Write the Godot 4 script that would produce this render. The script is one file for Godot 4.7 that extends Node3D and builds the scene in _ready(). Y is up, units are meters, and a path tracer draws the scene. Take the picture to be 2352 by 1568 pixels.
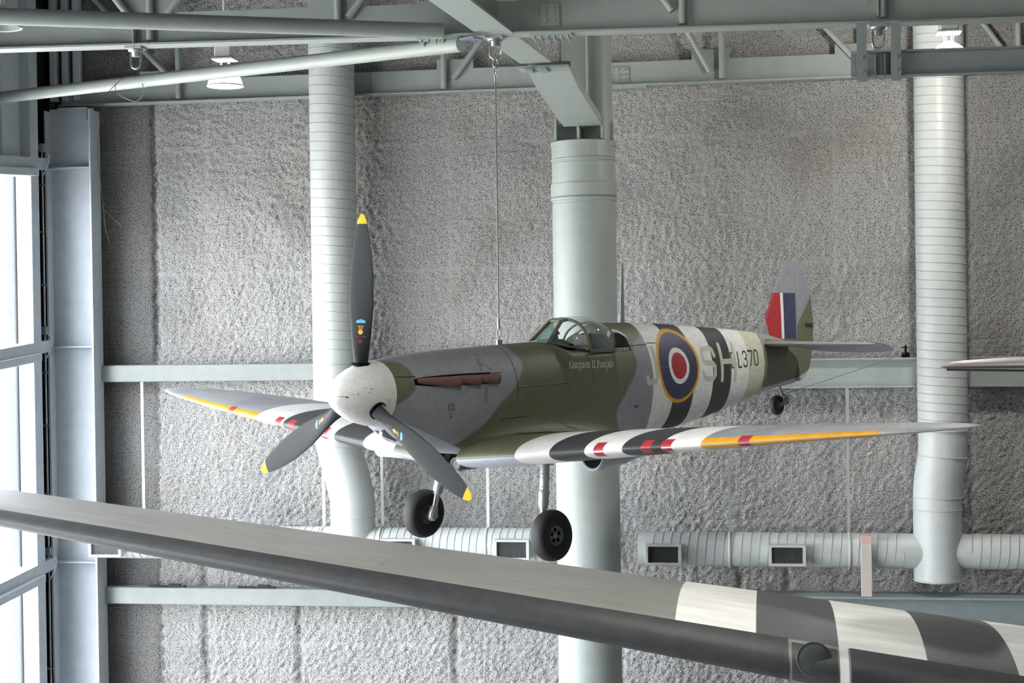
extends Node3D
# A hanging fighter aeroplane in a museum hall. World: x runs along the back wall, y up, z towards the viewer.

var M := {}
var used := {}
var rng := RandomNumberGenerator.new()

# ---------------------------------------------------------------- nodes
func numbered(called: String) -> String:
	var n: int = used.get(called, 0)
	used[called] = n + 1
	return called if n == 0 else "%s_%03d" % [called, n]

func tag(o: Node, label: String, category: String, group := "", kind := "") -> void:
	if label != "": o.set_meta("label", label)
	if category != "": o.set_meta("category", category)
	if group != "": o.set_meta("group", group)
	if kind != "": o.set_meta("kind", kind)

func thing(called: String, label: String, category: String, at := Vector3.ZERO, group := "") -> Node3D:
	var o := Node3D.new()
	o.name = numbered(called)
	add_child(o)
	o.position = at
	tag(o, label, category, group)
	return o

func structure(called: String) -> Node3D:
	var o := Node3D.new()
	o.name = called
	add_child(o)
	o.set_meta("kind", "structure")
	return o

# a mesh given in the coordinates of the top-level thing's parent (world), put under parent
func part(parent: Node3D, called: String, what, mat: Material, world := true, label := "") -> MeshInstance3D:
	var o := MeshInstance3D.new()
	o.name = called
	if what is SurfaceTool:
		what.generate_normals()
		o.mesh = what.commit()
	else:
		o.mesh = what
	o.material_override = mat
	o.cast_shadow = GeometryInstance3D.SHADOW_CASTING_SETTING_ON
	parent.add_child(o, true)
	if world and parent != self:
		var off := Vector3.ZERO
		var p: Node = parent
		while p != self and p is Node3D:
			off += p.position
			p = p.get_parent()
		o.position = -off
	if label != "": o.set_meta("label", label)
	return o

func solo(called: String, what, mat: Material, label: String, category: String, group := "") -> MeshInstance3D:
	var o := part(self, numbered(called), what, mat)
	tag(o, label, category, group)
	return o

# ---------------------------------------------------------------- shapes
func st_new(smooth := true) -> SurfaceTool:
	var st := SurfaceTool.new()
	st.begin(Mesh.PRIMITIVE_TRIANGLES)
	st.set_smooth_group(0 if smooth else -1)
	return st

func tri(st: SurfaceTool, a: Vector3, b: Vector3, c: Vector3) -> void:
	st.add_vertex(a); st.add_vertex(b); st.add_vertex(c)

func quad(st: SurfaceTool, a: Vector3, b: Vector3, c: Vector3, d: Vector3) -> void:
	tri(st, a, b, c); tri(st, a, c, d)

# box with a small chamfer, flat shaded
func box(st: SurfaceTool, c: Vector3, s: Vector3, b := Basis.IDENTITY, ch := 0.0) -> void:
	st.set_smooth_group(-1)
	var h := s * 0.5
	if ch <= 0.0:
		var v := []
		for k in 8:
			v.append(c + b * Vector3(h.x if k & 1 else -h.x, h.y if k & 2 else -h.y, h.z if k & 4 else -h.z))
		for f in [[0, 2, 3, 1], [4, 5, 7, 6], [0, 1, 5, 4], [2, 6, 7, 3], [0, 4, 6, 2], [1, 3, 7, 5]]:
			quad(st, v[f[3]], v[f[2]], v[f[1]], v[f[0]])
		return
	# chamfered: rounded-rectangle prism along the longest axis
	var ax := s.max_axis_index()
	var ia := (ax + 1) % 3
	var ib := (ax + 2) % 3
	var rows := []
	for e in [[-1.0, 1.0], [-1.0, 0.0], [1.0, 0.0], [1.0, 1.0]]:
		var ring := PackedVector3Array()
		var inset: float = ch * e[1]
		for q in [[1, 1, 0], [1, 1, 1], [-1, 1, 1], [-1, 1, 0], [-1, -1, 0], [-1, -1, 1], [1, -1, 1], [1, -1, 0]]:
			var p := Vector3.ZERO
			p[ax] = e[0] * (h[ax] - (ch - inset) * 0.0) - e[0] * (0.0 if e[1] > 0.0 else ch)
			var cut_a: float = inset + (ch if q[2] == 1 else 0.0)
			var cut_b: float = inset + (ch if q[2] == 0 else 0.0)
			p[ia] = q[0] * (h[ia] - cut_a)
			p[ib] = q[1] * (h[ib] - cut_b)
			ring.append(c + b * p)
		rows.append(ring)
	loft_into(st, rows, true, true, true)

# rows of points joined by quads
func loft_into(st: SurfaceTool, rows: Array, closed: bool, cap_a := false, cap_b := false, uvs = null) -> void:
	for i in rows.size() - 1:
		var r: PackedVector3Array = rows[i]
		var q: PackedVector3Array = rows[i + 1]
		var n := r.size()
		for j in (n if closed else n - 1):
			var k := (j + 1) % n
			var ids := [[i, j], [i, k], [i + 1, k], [i, j], [i + 1, k], [i + 1, j]]
			var pts := [r[j], r[k], q[k], r[j], q[k], q[j]]
			for m in 6:
				if uvs != null: st.set_uv(uvs[ids[m][0]][ids[m][1]])
				st.add_vertex(pts[m])
	for e in [[cap_a, 0], [cap_b, rows.size() - 1]]:
		if e[0]:
			st.set_smooth_group(-1)
			var r: PackedVector3Array = rows[e[1]]
			var mid := Vector3.ZERO
			for p in r: mid += p
			mid /= r.size()
			for j in r.size():
				var k := (j + 1) % r.size()
				if uvs != null: st.set_uv(uvs[e[1]][0])
				if e[1] == 0: tri(st, mid, r[k], r[j])
				else: tri(st, mid, r[j], r[k])

func frame_of(d: Vector3) -> Basis:
	var y := d.normalized()
	var x := y.cross(Vector3.UP if absf(y.y) < 0.95 else Vector3.RIGHT).normalized()
	return Basis(x, y, x.cross(y))

func tube(st: SurfaceTool, a: Vector3, b: Vector3, r0: float, r1 := -1.0, seg := 20, caps := true) -> void:
	st.set_smooth_group(0)
	if r1 < 0.0: r1 = r0
	var f := frame_of(b - a)
	var rows := []
	for e in [[a, r0], [b, r1]]:
		var ring := PackedVector3Array()
		for k in seg:
			var t := TAU * k / seg
			ring.append(e[0] + f * Vector3(cos(t) * e[1], 0, sin(t) * e[1]))
		rows.append(ring)
	loft_into(st, rows, true, caps, caps)

func path_tube(st: SurfaceTool, pts: PackedVector3Array, r: float, seg := 8) -> void:
	st.set_smooth_group(0)
	var rows := []
	var x := Vector3.ZERO
	for i in pts.size():
		var d := (pts[mini(i + 1, pts.size() - 1)] - pts[maxi(i - 1, 0)]).normalized()
		if i == 0: x = frame_of(d).x
		x = (x - d * x.dot(d)).normalized()
		var z := x.cross(d)
		var ring := PackedVector3Array()
		for k in seg:
			var t := TAU * k / seg
			ring.append(pts[i] + (x * cos(t) + z * sin(t)) * r)
		rows.append(ring)
	loft_into(st, rows, true, true, true)

func smooth_path(ctrl: Array, n: int) -> PackedVector3Array:
	var c := Curve3D.new()
	for i in ctrl.size():
		var t: Vector3 = (ctrl[mini(i + 1, ctrl.size() - 1)] - ctrl[maxi(i - 1, 0)]) / 6.0
		c.add_point(ctrl[i], -t, t)
	var out := PackedVector3Array()
	for k in n: out.append(c.sample_baked(c.get_baked_length() * k / (n - 1), true))
	return out

# profile of [radius, height] about an axis
func lathe(st: SurfaceTool, o: Vector3, axis: Vector3, prof: Array, seg := 32, smooth := true) -> void:
	st.set_smooth_group(0 if smooth else -1)
	var f := frame_of(axis)
	var rows := []
	for p in prof:
		var ring := PackedVector3Array()
		for k in seg:
			var t := TAU * k / seg
			ring.append(o + f * Vector3(cos(t) * p[0], p[1], sin(t) * p[0]))
		rows.append(ring)
	loft_into(st, rows, true, false, false)

# polygon in the plane (u, v) through o, pushed along w
func plate(st: SurfaceTool, o: Vector3, u: Vector3, v: Vector3, poly: PackedVector2Array, w: Vector3) -> void:
	st.set_smooth_group(-1)
	var ids := Geometry2D.triangulate_polygon(poly)
	var p := []
	for q in poly: p.append(o + u * q.x + v * q.y)
	for i in range(0, ids.size(), 3):
		tri(st, p[ids[i]], p[ids[i + 1]], p[ids[i + 2]])
		tri(st, p[ids[i]] + w, p[ids[i + 2]] + w, p[ids[i + 1]] + w)
	for i in p.size():
		var k := (i + 1) % p.size()
		quad(st, p[i], p[k], p[k] + w, p[i] + w)

func lerp_table(tab: Array, x: float, col: int) -> float:
	# smooth (Catmull-Rom) look-up in rows sorted by column 0
	var n := tab.size()
	if x <= tab[0][0]: return tab[0][col]
	if x >= tab[n - 1][0]: return tab[n - 1][col]
	var i := 0
	while tab[i + 1][0] < x: i += 1
	var x0: float = tab[i][0]
	var x1: float = tab[i + 1][0]
	var h := x1 - x0
	var t := (x - x0) / h
	var y0: float = tab[i][col]
	var y1: float = tab[i + 1][col]
	var d := (y1 - y0) / h
	var dl: float = d if i == 0 else (y0 - tab[i - 1][col]) / (x0 - tab[i - 1][0])
	var dr: float = d if i == n - 2 else (tab[i + 2][col] - y1) / (tab[i + 2][0] - x1)
	var m0 := 0.0 if dl * d <= 0.0 else 2.0 * dl * d / (dl + d)
	var m1 := 0.0 if dr * d <= 0.0 else 2.0 * dr * d / (dr + d)
	var t2 := t * t
	var t3 := t2 * t
	return (2 * t3 - 3 * t2 + 1) * y0 + (t3 - 2 * t2 + t) * h * m0 + (-2 * t3 + 3 * t2) * y1 + (t3 - t2) * h * m1

# ---------------------------------------------------------------- materials
func mat(c: Color, rough := 0.6, metal := 0.0) -> StandardMaterial3D:
	var m := StandardMaterial3D.new()
	m.albedo_color = c
	m.roughness = rough
	m.metallic = metal
	return m

func noise(kind: int, freq: float, octaves: int, s: int) -> FastNoiseLite:
	var n := FastNoiseLite.new()
	n.noise_type = kind
	n.frequency = freq
	n.fractal_octaves = octaves
	n.seed = s
	return n

func tex(img: Image, mip := true) -> ImageTexture:
	if mip: img.generate_mipmaps()
	return ImageTexture.create_from_image(img)

# a texture of slight mottling round white, to multiply a colour with
func mottle(size: int, freq: float, s: int, amount: float) -> ImageTexture:
	var img := noise(FastNoiseLite.TYPE_SIMPLEX_SMOOTH, freq, 4, s).get_seamless_image(size, size)
	img.convert(Image.FORMAT_L8)
	var d := img.get_data()
	var out := PackedByteArray()
	out.resize(d.size())
	for i in d.size():
		out[i] = clampi(int(255.0 * (1.0 - amount * (1.0 - d[i] / 255.0))), 0, 255)
	return tex(Image.create_from_data(size, size, false, Image.FORMAT_L8, out))

func painted(c: Color, rough := 0.5, size := 0.5, m: Texture2D = null) -> StandardMaterial3D:
	var p := mat(c, rough)
	p.albedo_texture = m if m != null else M.mottle
	p.uv1_triplanar = true
	p.uv1_world_triplanar = true
	p.uv1_scale = Vector3.ONE * size
	return p

func make_materials() -> void:
	M.mottle = mottle(512, 0.012, 3, 0.06)
	M.grime = mottle(512, 0.02, 9, 0.34)
	M.steel = painted(Color(0.635, 0.665, 0.645), 0.48)
	M.steel_grey = painted(Color(0.56, 0.60, 0.60), 0.5)
	M.frame_lit_blue = painted(Color(0.74, 0.77, 0.80), 0.5)  # the steel paint with bluish window light put into its colour
	M.girt = painted(Color(0.56, 0.585, 0.57), 0.5)
	M.duct = painted(Color(0.76, 0.78, 0.77), 0.42, 0.7)
	M.seam = mat(Color(0.62, 0.64, 0.63), 0.5)
	M.louvre = mat(Color(0.45, 0.46, 0.46), 0.5)
	M.white = painted(Color(0.88, 0.88, 0.87), 0.5)
	M.black = mat(Color(0.035, 0.035, 0.035), 0.75)
	M.black.metallic_specular = 0.2
	M.dark = mat(Color(0.10, 0.10, 0.10), 0.7)
	M.galv = mat(Color(0.62, 0.63, 0.64), 0.38, 0.7)
	M.chrome = mat(Color(0.72, 0.72, 0.72), 0.22, 0.9)
	M.wire = mat(Color(0.50, 0.50, 0.48), 0.5, 0.2)
	M.rubber = mat(Color(0.10, 0.10, 0.105), 0.65)
	M.pink = painted(Color(0.80, 0.765, 0.735), 0.55)
	M.pink_cap = painted(Color(0.86, 0.70, 0.66), 0.55)
	M.exhaust = painted(Color(0.56, 0.40, 0.37), 0.7, 4.0, M.grime)
	M.floor = painted(Color(0.50, 0.495, 0.48), 0.45, 0.3)
	M.ceiling = painted(Color(0.26, 0.27, 0.27), 0.8)
	M.plaster = painted(Color(0.60, 0.60, 0.59), 0.8)
	var g := mat(Color(0.86, 0.93, 0.95, 0.10), 0.03)
	g.transparency = BaseMaterial3D.TRANSPARENCY_ALPHA
	g.metallic_specular = 0.5
	M.pane = g
	var c := mat(Color(0.80, 0.86, 0.86, 0.16), 0.04)
	c.transparency = BaseMaterial3D.TRANSPARENCY_ALPHA
	c.cull_mode = BaseMaterial3D.CULL_DISABLED
	M.canopy = c
	var v := mat(Color(0.5, 0.54, 0.54, 0.06), 0.05)
	v.transparency = BaseMaterial3D.TRANSPARENCY_ALPHA
	v.metallic_specular = 0.3
	M.cover = v
	var e := mat(Color(0.95, 0.96, 1.0), 0.3)
	e.emission_enabled = true
	e.emission = Color(0.93, 0.95, 1.0)
	e.emission_energy_multiplier = 5.0
	M.glow = e

# ---------------------------------------------------------------- pictures of lettering
# a mask of the words, in cap heights: [image, width in cap heights]
func word_mask(words: String, fonts: Array, bold: int, res: int, italic := false) -> Image:
	var f := SystemFont.new()
	f.font_names = PackedStringArray(fonts)
	f.font_weight = bold
	f.font_italic = italic
	var t := TextMesh.new()
	t.text = words
	t.font = f
	t.font_size = 64
	t.pixel_size = 0.01
	t.depth = 0.0
	t.curve_step = 1.0
	var a := t.surface_get_arrays(0) if t.get_surface_count() > 0 else t.get_mesh_arrays()
	var v: PackedVector3Array = a[Mesh.ARRAY_VERTEX]
	var idx: PackedInt32Array = a[Mesh.ARRAY_INDEX] if a[Mesh.ARRAY_INDEX] != null else PackedInt32Array()
	if idx.is_empty():
		for i in v.size(): idx.append(i)
	var lo := Vector2(1e9, 1e9)
	var hi := -lo
	for p in v:
		lo = lo.min(Vector2(p.x, p.y))
		hi = hi.max(Vector2(p.x, p.y))
	var sz := hi - lo
	var h := res
	var w := maxi(4, int(res * sz.x / sz.y))
	var img := Image.create_empty(w, h, false, Image.FORMAT_L8)
	for i in range(0, idx.size(), 3):
		var q := []
		for k in 3:
			var p := v[idx[i + k]]
			q.append(Vector2((p.x - lo.x) / sz.x * w, (hi.y - p.y) / sz.y * h))
		var mn: Vector2 = q[0].min(q[1]).min(q[2])
		var mx: Vector2 = q[0].max(q[1]).max(q[2])
		for y in range(maxi(0, int(mn.y)), mini(h, int(mx.y) + 1)):
			for x in range(maxi(0, int(mn.x)), mini(w, int(mx.x) + 1)):
				if Geometry2D.point_is_inside_triangle(Vector2(x + 0.5, y + 0.5), q[0], q[1], q[2]):
					img.set_pixel(x, y, Color.WHITE)
	return img

func mask_at(img: Image, u: float, v: float) -> bool:
	if u < 0.0 or v < 0.0 or u >= 1.0 or v >= 1.0: return false
	return img.get_pixel(int(u * img.get_width()), int(v * img.get_height())).r > 0.4

func seg_d(p: Vector2, a: Vector2, b: Vector2) -> float:
	var ab := b - a
	var t := clampf((p - a).dot(ab) / ab.length_squared(), 0.0, 1.0)
	return p.distance_to(a + ab * t)

func strokes_d(p: Vector2, s: Array) -> float:
	var best := 1e9
	for l in s:
		for i in l.size() - 1:
			best = minf(best, seg_d(p, l[i], l[i + 1]))
	return best

# ---------------------------------------------------------------- the fighter: x aft of the spinner tip, y up, z to port
const FUS := [
	# x, top, bottom, half width, height of the widest point, upper and lower exponents
	[0.70, 0.345, -0.345, 0.345, 0.0, 2.0, 2.0],
	[0.78, 0.357, -0.42, 0.354, -0.01, 2.05, 2.0],
	[0.90, 0.374, -0.500, 0.365, -0.02, 2.1, 2.05],
	[1.05, 0.388, -0.555, 0.372, -0.02, 2.1, 2.15],
	[1.25, 0.404, -0.610, 0.380, -0.03, 2.1, 2.2],
	[1.60, 0.430, -0.680, 0.390, -0.04, 2.1, 2.3],
	[2.30, 0.460, -0.735, 0.405, -0.05, 2.05, 2.4],
	[2.85, 0.482, -0.750, 0.420, -0.04, 2.05, 2.4],
	[3.22, 0.492, -0.750, 0.430, -0.03, 2.1, 2.4],
	[3.40, 0.395, -0.750, 0.435, -0.02, 8.0, 2.4],
	[4.10, 0.395, -0.740, 0.435, -0.02, 8.0, 2.4],
	[4.20, 0.690, -0.735, 0.432, -0.01, 1.75, 2.3],
	[4.55, 0.700, -0.72, 0.425, -0.01, 1.75, 2.2],
	[4.90, 0.700, -0.70, 0.412, 0.0, 1.75, 2.2],
	[5.43, 0.685, -0.665, 0.385, 0.0, 1.8, 2.1],
	[5.97, 0.655, -0.61, 0.345, 0.02, 1.85, 2.1],
	[6.73, 0.610, -0.485, 0.285, 0.05, 1.9, 2.05],
	[7.20, 0.580, -0.395, 0.245, 0.08, 1.9, 2.0],
	[7.58, 0.550, -0.31, 0.205, 0.11, 1.9, 2.0],
	[8.00, 0.510, -0.24, 0.150, 0.13, 1.9, 2.0],
	[8.46, 0.460, -0.19, 0.085, 0.13, 1.9, 2.0],
	[8.61, 0.440, -0.17, 0.060, 0.13, 1.9, 2.0]]
const FILLET := [
	# x, reach, height of the wing's upper surface, softness
	[1.50, 0.0, -0.66, 0.05], [1.75, 0.06, -0.60, 0.06], [2.1, 0.12, -0.53, 0.07], [2.6, 0.16, -0.50, 0.08], [3.2, 0.21, -0.53, 0.10],
	[3.8, 0.26, -0.60, 0.13], [4.2, 0.24, -0.655, 0.14], [4.7, 0.12, -0.66, 0.13], [5.3, 0.0, -0.66, 0.12]]

func fus_point(x: float, s: Array, fl: Array, t: float) -> Vector3:
	var a := PI * t
	var c := cos(a)
	var n: float = s[4] if c >= 0.0 else s[5]
	var y: float = s[3] + (s[0] - s[3] if c >= 0.0 else s[3] - s[1]) * signf(c) * pow(absf(c), 2.0 / n)
	var z: float = s[2] * pow(maxf(sin(a), 0.0), 2.0 / n)
	if fl[0] > 0.0:
		var d: float = y - fl[1]
		z += fl[0] * (exp(-d / fl[2]) if d > 0.0 else exp(d / 0.045)) * minf(1.0, sin(a) * 6.0)
	return Vector3(x, y, z)

func fus_row(x: float) -> Array:
	var s := []
	for k in range(1, 7): s.append(lerp_table(FUS, x, k))
	var f := []
	for k in range(1, 4): f.append(lerp_table(FILLET, x, k))
	if x <= 1.5 or x >= 5.3: f[0] = 0.0
	return [s, f]

const FX0 := 0.70
const FX1 := 8.61
const ROUNDEL := Vector2(5.47, 0.16)
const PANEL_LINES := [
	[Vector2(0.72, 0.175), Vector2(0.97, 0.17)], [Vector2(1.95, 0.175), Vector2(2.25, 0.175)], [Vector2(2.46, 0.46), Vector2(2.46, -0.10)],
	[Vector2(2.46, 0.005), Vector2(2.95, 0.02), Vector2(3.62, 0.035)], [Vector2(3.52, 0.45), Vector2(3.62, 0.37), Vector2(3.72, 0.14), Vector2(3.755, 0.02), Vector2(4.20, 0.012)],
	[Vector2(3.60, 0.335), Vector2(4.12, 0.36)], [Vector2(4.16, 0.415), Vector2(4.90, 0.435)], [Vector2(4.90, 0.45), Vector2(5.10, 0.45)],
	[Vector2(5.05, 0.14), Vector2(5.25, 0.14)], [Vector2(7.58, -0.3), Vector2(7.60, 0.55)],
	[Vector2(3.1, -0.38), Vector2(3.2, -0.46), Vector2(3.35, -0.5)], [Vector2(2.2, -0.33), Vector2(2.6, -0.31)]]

func paint_colors() -> Dictionary:
	return {"green": Color8(98, 100, 78), "grey": Color8(138, 140, 146), "under": Color8(172, 175, 186), "white": Color8(226, 226, 223), "black": Color8(52, 53, 54), "sky": Color8(192, 194, 172),
		"yellow": Color8(212, 153, 24), "blue": Color8(58, 59, 88), "red": Color8(165, 45, 52), "letter": Color8(190, 191, 178)}

# outline polygons of the dark green areas, seen from the side
func green_areas() -> Array:
	return [
		PackedVector2Array([Vector2(0.5, 0.33), Vector2(0.84, 0.34), Vector2(0.94, 0.26), Vector2(0.97, 0.1), Vector2(0.88, -0.03), Vector2(0.6, -0.16)]),
		PackedVector2Array([Vector2(2.55, 0.9), Vector2(2.55, 0.44), Vector2(2.63, 0.28), Vector2(2.48, 0.05), Vector2(2.16, -0.18), Vector2(1.94, -0.40), Vector2(1.56, -0.60), Vector2(1.5, -0.9), Vector2(4.4, -0.9), Vector2(4.22, -0.62), Vector2(4.13, -0.37), Vector2(4.28, -0.17), Vector2(4.49, 0.03), Vector2(4.60, 0.20), Vector2(4.58, 0.40), Vector2(4.70, 0.48), Vector2(4.9, 0.55), Vector2(4.9, 0.9)]),
		PackedVector2Array([Vector2(7.6, 0.46), Vector2(8.0, 0.44), Vector2(8.7, 0.40), Vector2(8.7, -0.3), Vector2(7.5, -0.3)])]

func fuselage_images() -> Array:
	var w := 2048
	var h := 640
	var C := paint_colors()
	# rounded outlines, with the soft edge of sprayed paint
	var greens := []
	var spans := []
	for g in green_areas():
		var p: PackedVector2Array = g
		for k in 2:
			var n := PackedVector2Array()
			for i in p.size():
				var q2 := p[(i + 1) % p.size()]
				n.append(p[i].lerp(q2, 0.25))
				n.append(p[i].lerp(q2, 0.75))
			p = n
		var lo := 99.0
		var hi := -99.0
		for v in p:
			lo = minf(lo, v.x)
			hi = maxf(hi, v.x)
		greens.append(p)
		spans.append(Vector2(lo, hi))
	var feather := [Vector2(0.0, 0.0), Vector2(0.014, 0.005), Vector2(-0.014, -0.005), Vector2(0.006, -0.013), Vector2(-0.006, 0.013)]
	var wob := noise(FastNoiseLite.TYPE_SIMPLEX_SMOOTH, 3.2, 2, 5)
	var grain := noise(FastNoiseLite.TYPE_SIMPLEX_SMOOTH, 7.0, 3, 8)
	var words := word_mask("Gurgaon II Punjab", ["Droid Serif"], 400, 72, true)
	var oil := word_mask("OIL", ["Droid Serif"], 700, 40)
	var dtd := word_mask("DTD", ["Droid Serif"], 700, 40)
	var n472 := word_mask("472", ["Droid Serif"], 400, 40)
	var bee := word_mask("B", ["Droid Serif"], 700, 40)
	var code := [
		[Vector2(4.975, 0.385), Vector2(4.975, 0.03), Vector2(4.94, -0.02), Vector2(4.80, -0.02), Vector2(4.775, 0.03)],
		[Vector2(6.31, 0.27), Vector2(6.29, 0.33), Vector2(6.25, 0.36), Vector2(6.08, 0.36), Vector2(6.03, 0.32), Vector2(6.03, 0.22), Vector2(6.08, 0.18), Vector2(6.25, 0.17), Vector2(6.30, 0.13), Vector2(6.30, 0.02), Vector2(6.25, -0.025), Vector2(6.08, -0.025), Vector2(6.03, 0.01), Vector2(6.02, 0.06)],
		[Vector2(6.475, 0.40), Vector2(6.475, -0.05)], [Vector2(6.795, 0.41), Vector2(6.795, -0.05)], [Vector2(6.475, 0.185), Vector2(6.795, 0.185)]]
	var serial := [
		[Vector2(6.72, 0.29), Vector2(6.72, 0.10), Vector2(6.80, 0.10), Vector2(6.82, 0.13), Vector2(6.82, 0.17), Vector2(6.80, 0.195), Vector2(6.72, 0.195), Vector2(6.79, 0.195), Vector2(6.81, 0.22), Vector2(6.81, 0.26), Vector2(6.79, 0.29), Vector2(6.72, 0.29)],
		[Vector2(6.89, 0.295), Vector2(6.89, 0.10), Vector2(6.965, 0.10)],
		[Vector2(7.02, 0.27), Vector2(7.04, 0.30), Vector2(7.09, 0.30), Vector2(7.11, 0.27), Vector2(7.11, 0.23), Vector2(7.09, 0.205), Vector2(7.06, 0.205), Vector2(7.09, 0.205), Vector2(7.115, 0.18), Vector2(7.115, 0.13), Vector2(7.09, 0.105), Vector2(7.04, 0.105), Vector2(7.02, 0.135)],
		[Vector2(7.16, 0.305), Vector2(7.27, 0.305), Vector2(7.20, 0.11)],
		[Vector2(7.34, 0.31), Vector2(7.385, 0.31), Vector2(7.41, 0.28), Vector2(7.41, 0.145), Vector2(7.385, 0.115), Vector2(7.34, 0.115), Vector2(7.315, 0.145), Vector2(7.315, 0.28), Vector2(7.34, 0.31)]]
	var kay := [[Vector2(0.0, 0.0), Vector2(0.0, 1.0)], [Vector2(0.0, 0.42), Vector2(0.75, 1.0)], [Vector2(0.22, 0.6), Vector2(0.8, 0.0)]]
	var col := PackedByteArray()
	col.resize(w * h * 3)
	var col2 := PackedByteArray()
	col2.resize(w * h * 3)
	var rel := PackedByteArray()
	rel.resize(w * h)
	for i in w:
		var x := FX0 + (FX1 - FX0) * (i + 0.5) / w
		var sf := fus_row(x)
		for j in h:
			var p := fus_point(x, sf[0], sf[1], (j + 0.5) / h)
			var y := p.y
			var wx := x + 0.018 * wob.get_noise_2d(x, y)
			var q := Vector2(wx, y)
			var c: Color = C.grey
			var cover := 0.0
			for g in greens.size():
				if x < spans[g].x - 0.05 or x > spans[g].y + 0.05: continue
				for of in feather:
					if Geometry2D.is_point_in_polygon(q + of, greens[g]): cover += 0.2
			c = c.lerp(C.green, minf(cover, 1.0))
			# paler underside
			if x < 1.75:
				if y < -0.27 - (x - 0.75) * 0.37: c = C.under
			elif x < 4.9:
				if y < -0.66: c = C.under
			elif x > 7.6 and y < -0.215 + (x - 7.6) * 0.115: c = C.under
			if x > 3.34 and x < 4.16 and p.z < 0.375 and y > 0.34: c = Color8(58, 62, 54)
			if x > 4.885 and x < 7.60:
				var k := int((x - 4.885) / 0.4535)
				c = C.sky if k >= 5 else (C.white if k % 2 == 0 else C.black)
				if absf(y) < 0.5 and x > 6.6 and x < 7.5 and strokes_d(Vector2(x, y), serial) < 0.0125: c = C.black
			var b := c
			if x > 4.7 and x < 6.9 and y < 0.5 and y > -0.1:
				for l in code:
					if strokes_d(Vector2(x, y), [l]) < 0.034: b = C.letter
			var d := Vector2(x, y).distance_to(ROUNDEL)
			if d < 0.46:
				c = C.yellow if d > 0.415 else (C.blue if d > 0.225 else (C.white if d > 0.165 else C.red))
				b = c
			# port lettering
			if x > 3.3 and x < 4.1 and y > 0.1 and y < 0.3 and mask_at(words, (x - 3.31) / 0.775, (0.282 - 0.012 * (x - 3.31) - y) / 0.115): b = Color8(222, 222, 205)
			if x > 1.38 and x < 1.52 and y < -0.1 and y > -0.3:
				if mask_at(oil, (x - 1.395) / 0.11, (-0.125 - y) / 0.04) or mask_at(dtd, (x - 1.40) / 0.10, (-0.175 - y) / 0.033) or mask_at(n472, (x - 1.415) / 0.07, (-0.218 - y) / 0.028) or mask_at(bee, (x - 1.435) / 0.03, (-0.256 - y) / 0.026): b = Color8(40, 40, 42)
			# the bordered letter under the nose
			if x > 0.73 and x < 0.95 and j > h * 0.5:
				for sd in [1.0, -1.0]:
					var ku: float = (p.z * sd + 0.14) / 0.24
					var kv := 1.0 - (x - 0.745) / 0.185
					if ku > 0.0 and ku < 1.0 and kv > 0.0 and kv < 1.0:
						var kc := Color8(34, 35, 38)
						if strokes_d(Vector2((ku - 0.22) / 0.62, (kv - 0.10) / 0.8), kay) < 0.115: kc = Color8(210, 211, 211)
						if sd > 0.0: b = kc
						else: c = kc
			if x > 4.52 and x < 4.60 and y > -0.315 and y < -0.285: b = Color8(70, 66, 118)
			var m := 1.0 + 0.06 * grain.get_noise_2d(x, y * 1.6)
			# soot and oil round the exhausts
			if x > 1.8 and x < 2.2 and y > -0.2 and y < 0.33:
				var sn := grain.get_noise_2d(x * 3.0, y * 2.0)
				if absf(x - 1.95) < 0.020 + 0.02 * sn and y > 0.19: m *= 0.80
				if absf(x - 1.965) < 0.030 + 0.03 * sn and y < 0.03 and y > -0.15: m *= 0.84
				if Vector2((x - 2.05) / 0.09, (y - 0.245 + 0.4 * (x - 2.05)) / 0.02).length() < 0.8 + sn: m *= 0.84
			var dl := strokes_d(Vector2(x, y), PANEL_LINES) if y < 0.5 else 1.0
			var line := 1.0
			if dl < 0.005: line = 0.45  # shade and dirt of the panel gaps, painted as dark lines
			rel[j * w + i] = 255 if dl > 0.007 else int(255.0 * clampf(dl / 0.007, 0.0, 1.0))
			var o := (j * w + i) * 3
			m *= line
			col[o] = clampi(int(b.r * m * 255.0), 0, 255)
			col[o + 1] = clampi(int(b.g * m * 255.0), 0, 255)
			col[o + 2] = clampi(int(b.b * m * 255.0), 0, 255)
			col2[o] = clampi(int(c.r * m * 255.0), 0, 255)
			col2[o + 1] = clampi(int(c.g * m * 255.0), 0, 255)
			col2[o + 2] = clampi(int(c.b * m * 255.0), 0, 255)
	return [Image.create_from_data(w, h, false, Image.FORMAT_RGB8, col), Image.create_from_data(w, h, false, Image.FORMAT_RGB8, col2), Image.create_from_data(w, h, false, Image.FORMAT_L8, rel)]

func fus_mesh(side: float) -> SurfaceTool:
	var st := st_new()
	var rows := []
	var uvs := []
	var nx := 190
	var nt := 84
	for i in nx + 1:
		var x := FX0 + (FX1 - FX0) * i / nx
		var sf := fus_row(x)
		var r := PackedVector3Array()
		var u := PackedVector2Array()
		for j in nt + 1:
			var t := float(j) / nt
			var p := fus_point(x, sf[0], sf[1], t)
			p.z *= side
			r.append(p)
			u.append(Vector2((x - FX0) / (FX1 - FX0), t))
		if side > 0: rows.append(r); uvs.append(u)
		else:
			r.reverse(); u.reverse()
			rows.append(r); uvs.append(u)
	# close the tail end
	var last := PackedVector3Array()
	for p in rows[nx]: last.append(Vector3(FX1, 0.13, 0.0))
	rows.append(last)
	uvs.append(uvs[nx])
	loft_into(st, rows, false, false, false, uvs)
	return st

# --- wings
const WB := 5.92
func wing_edges(z: float) -> Array:
	var e := sqrt(maxf(0.0, 1.0 - pow(z / WB, 2.0)))
	return [2.35 - 0.76 * e, 2.35 + 1.78 * e]

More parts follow.
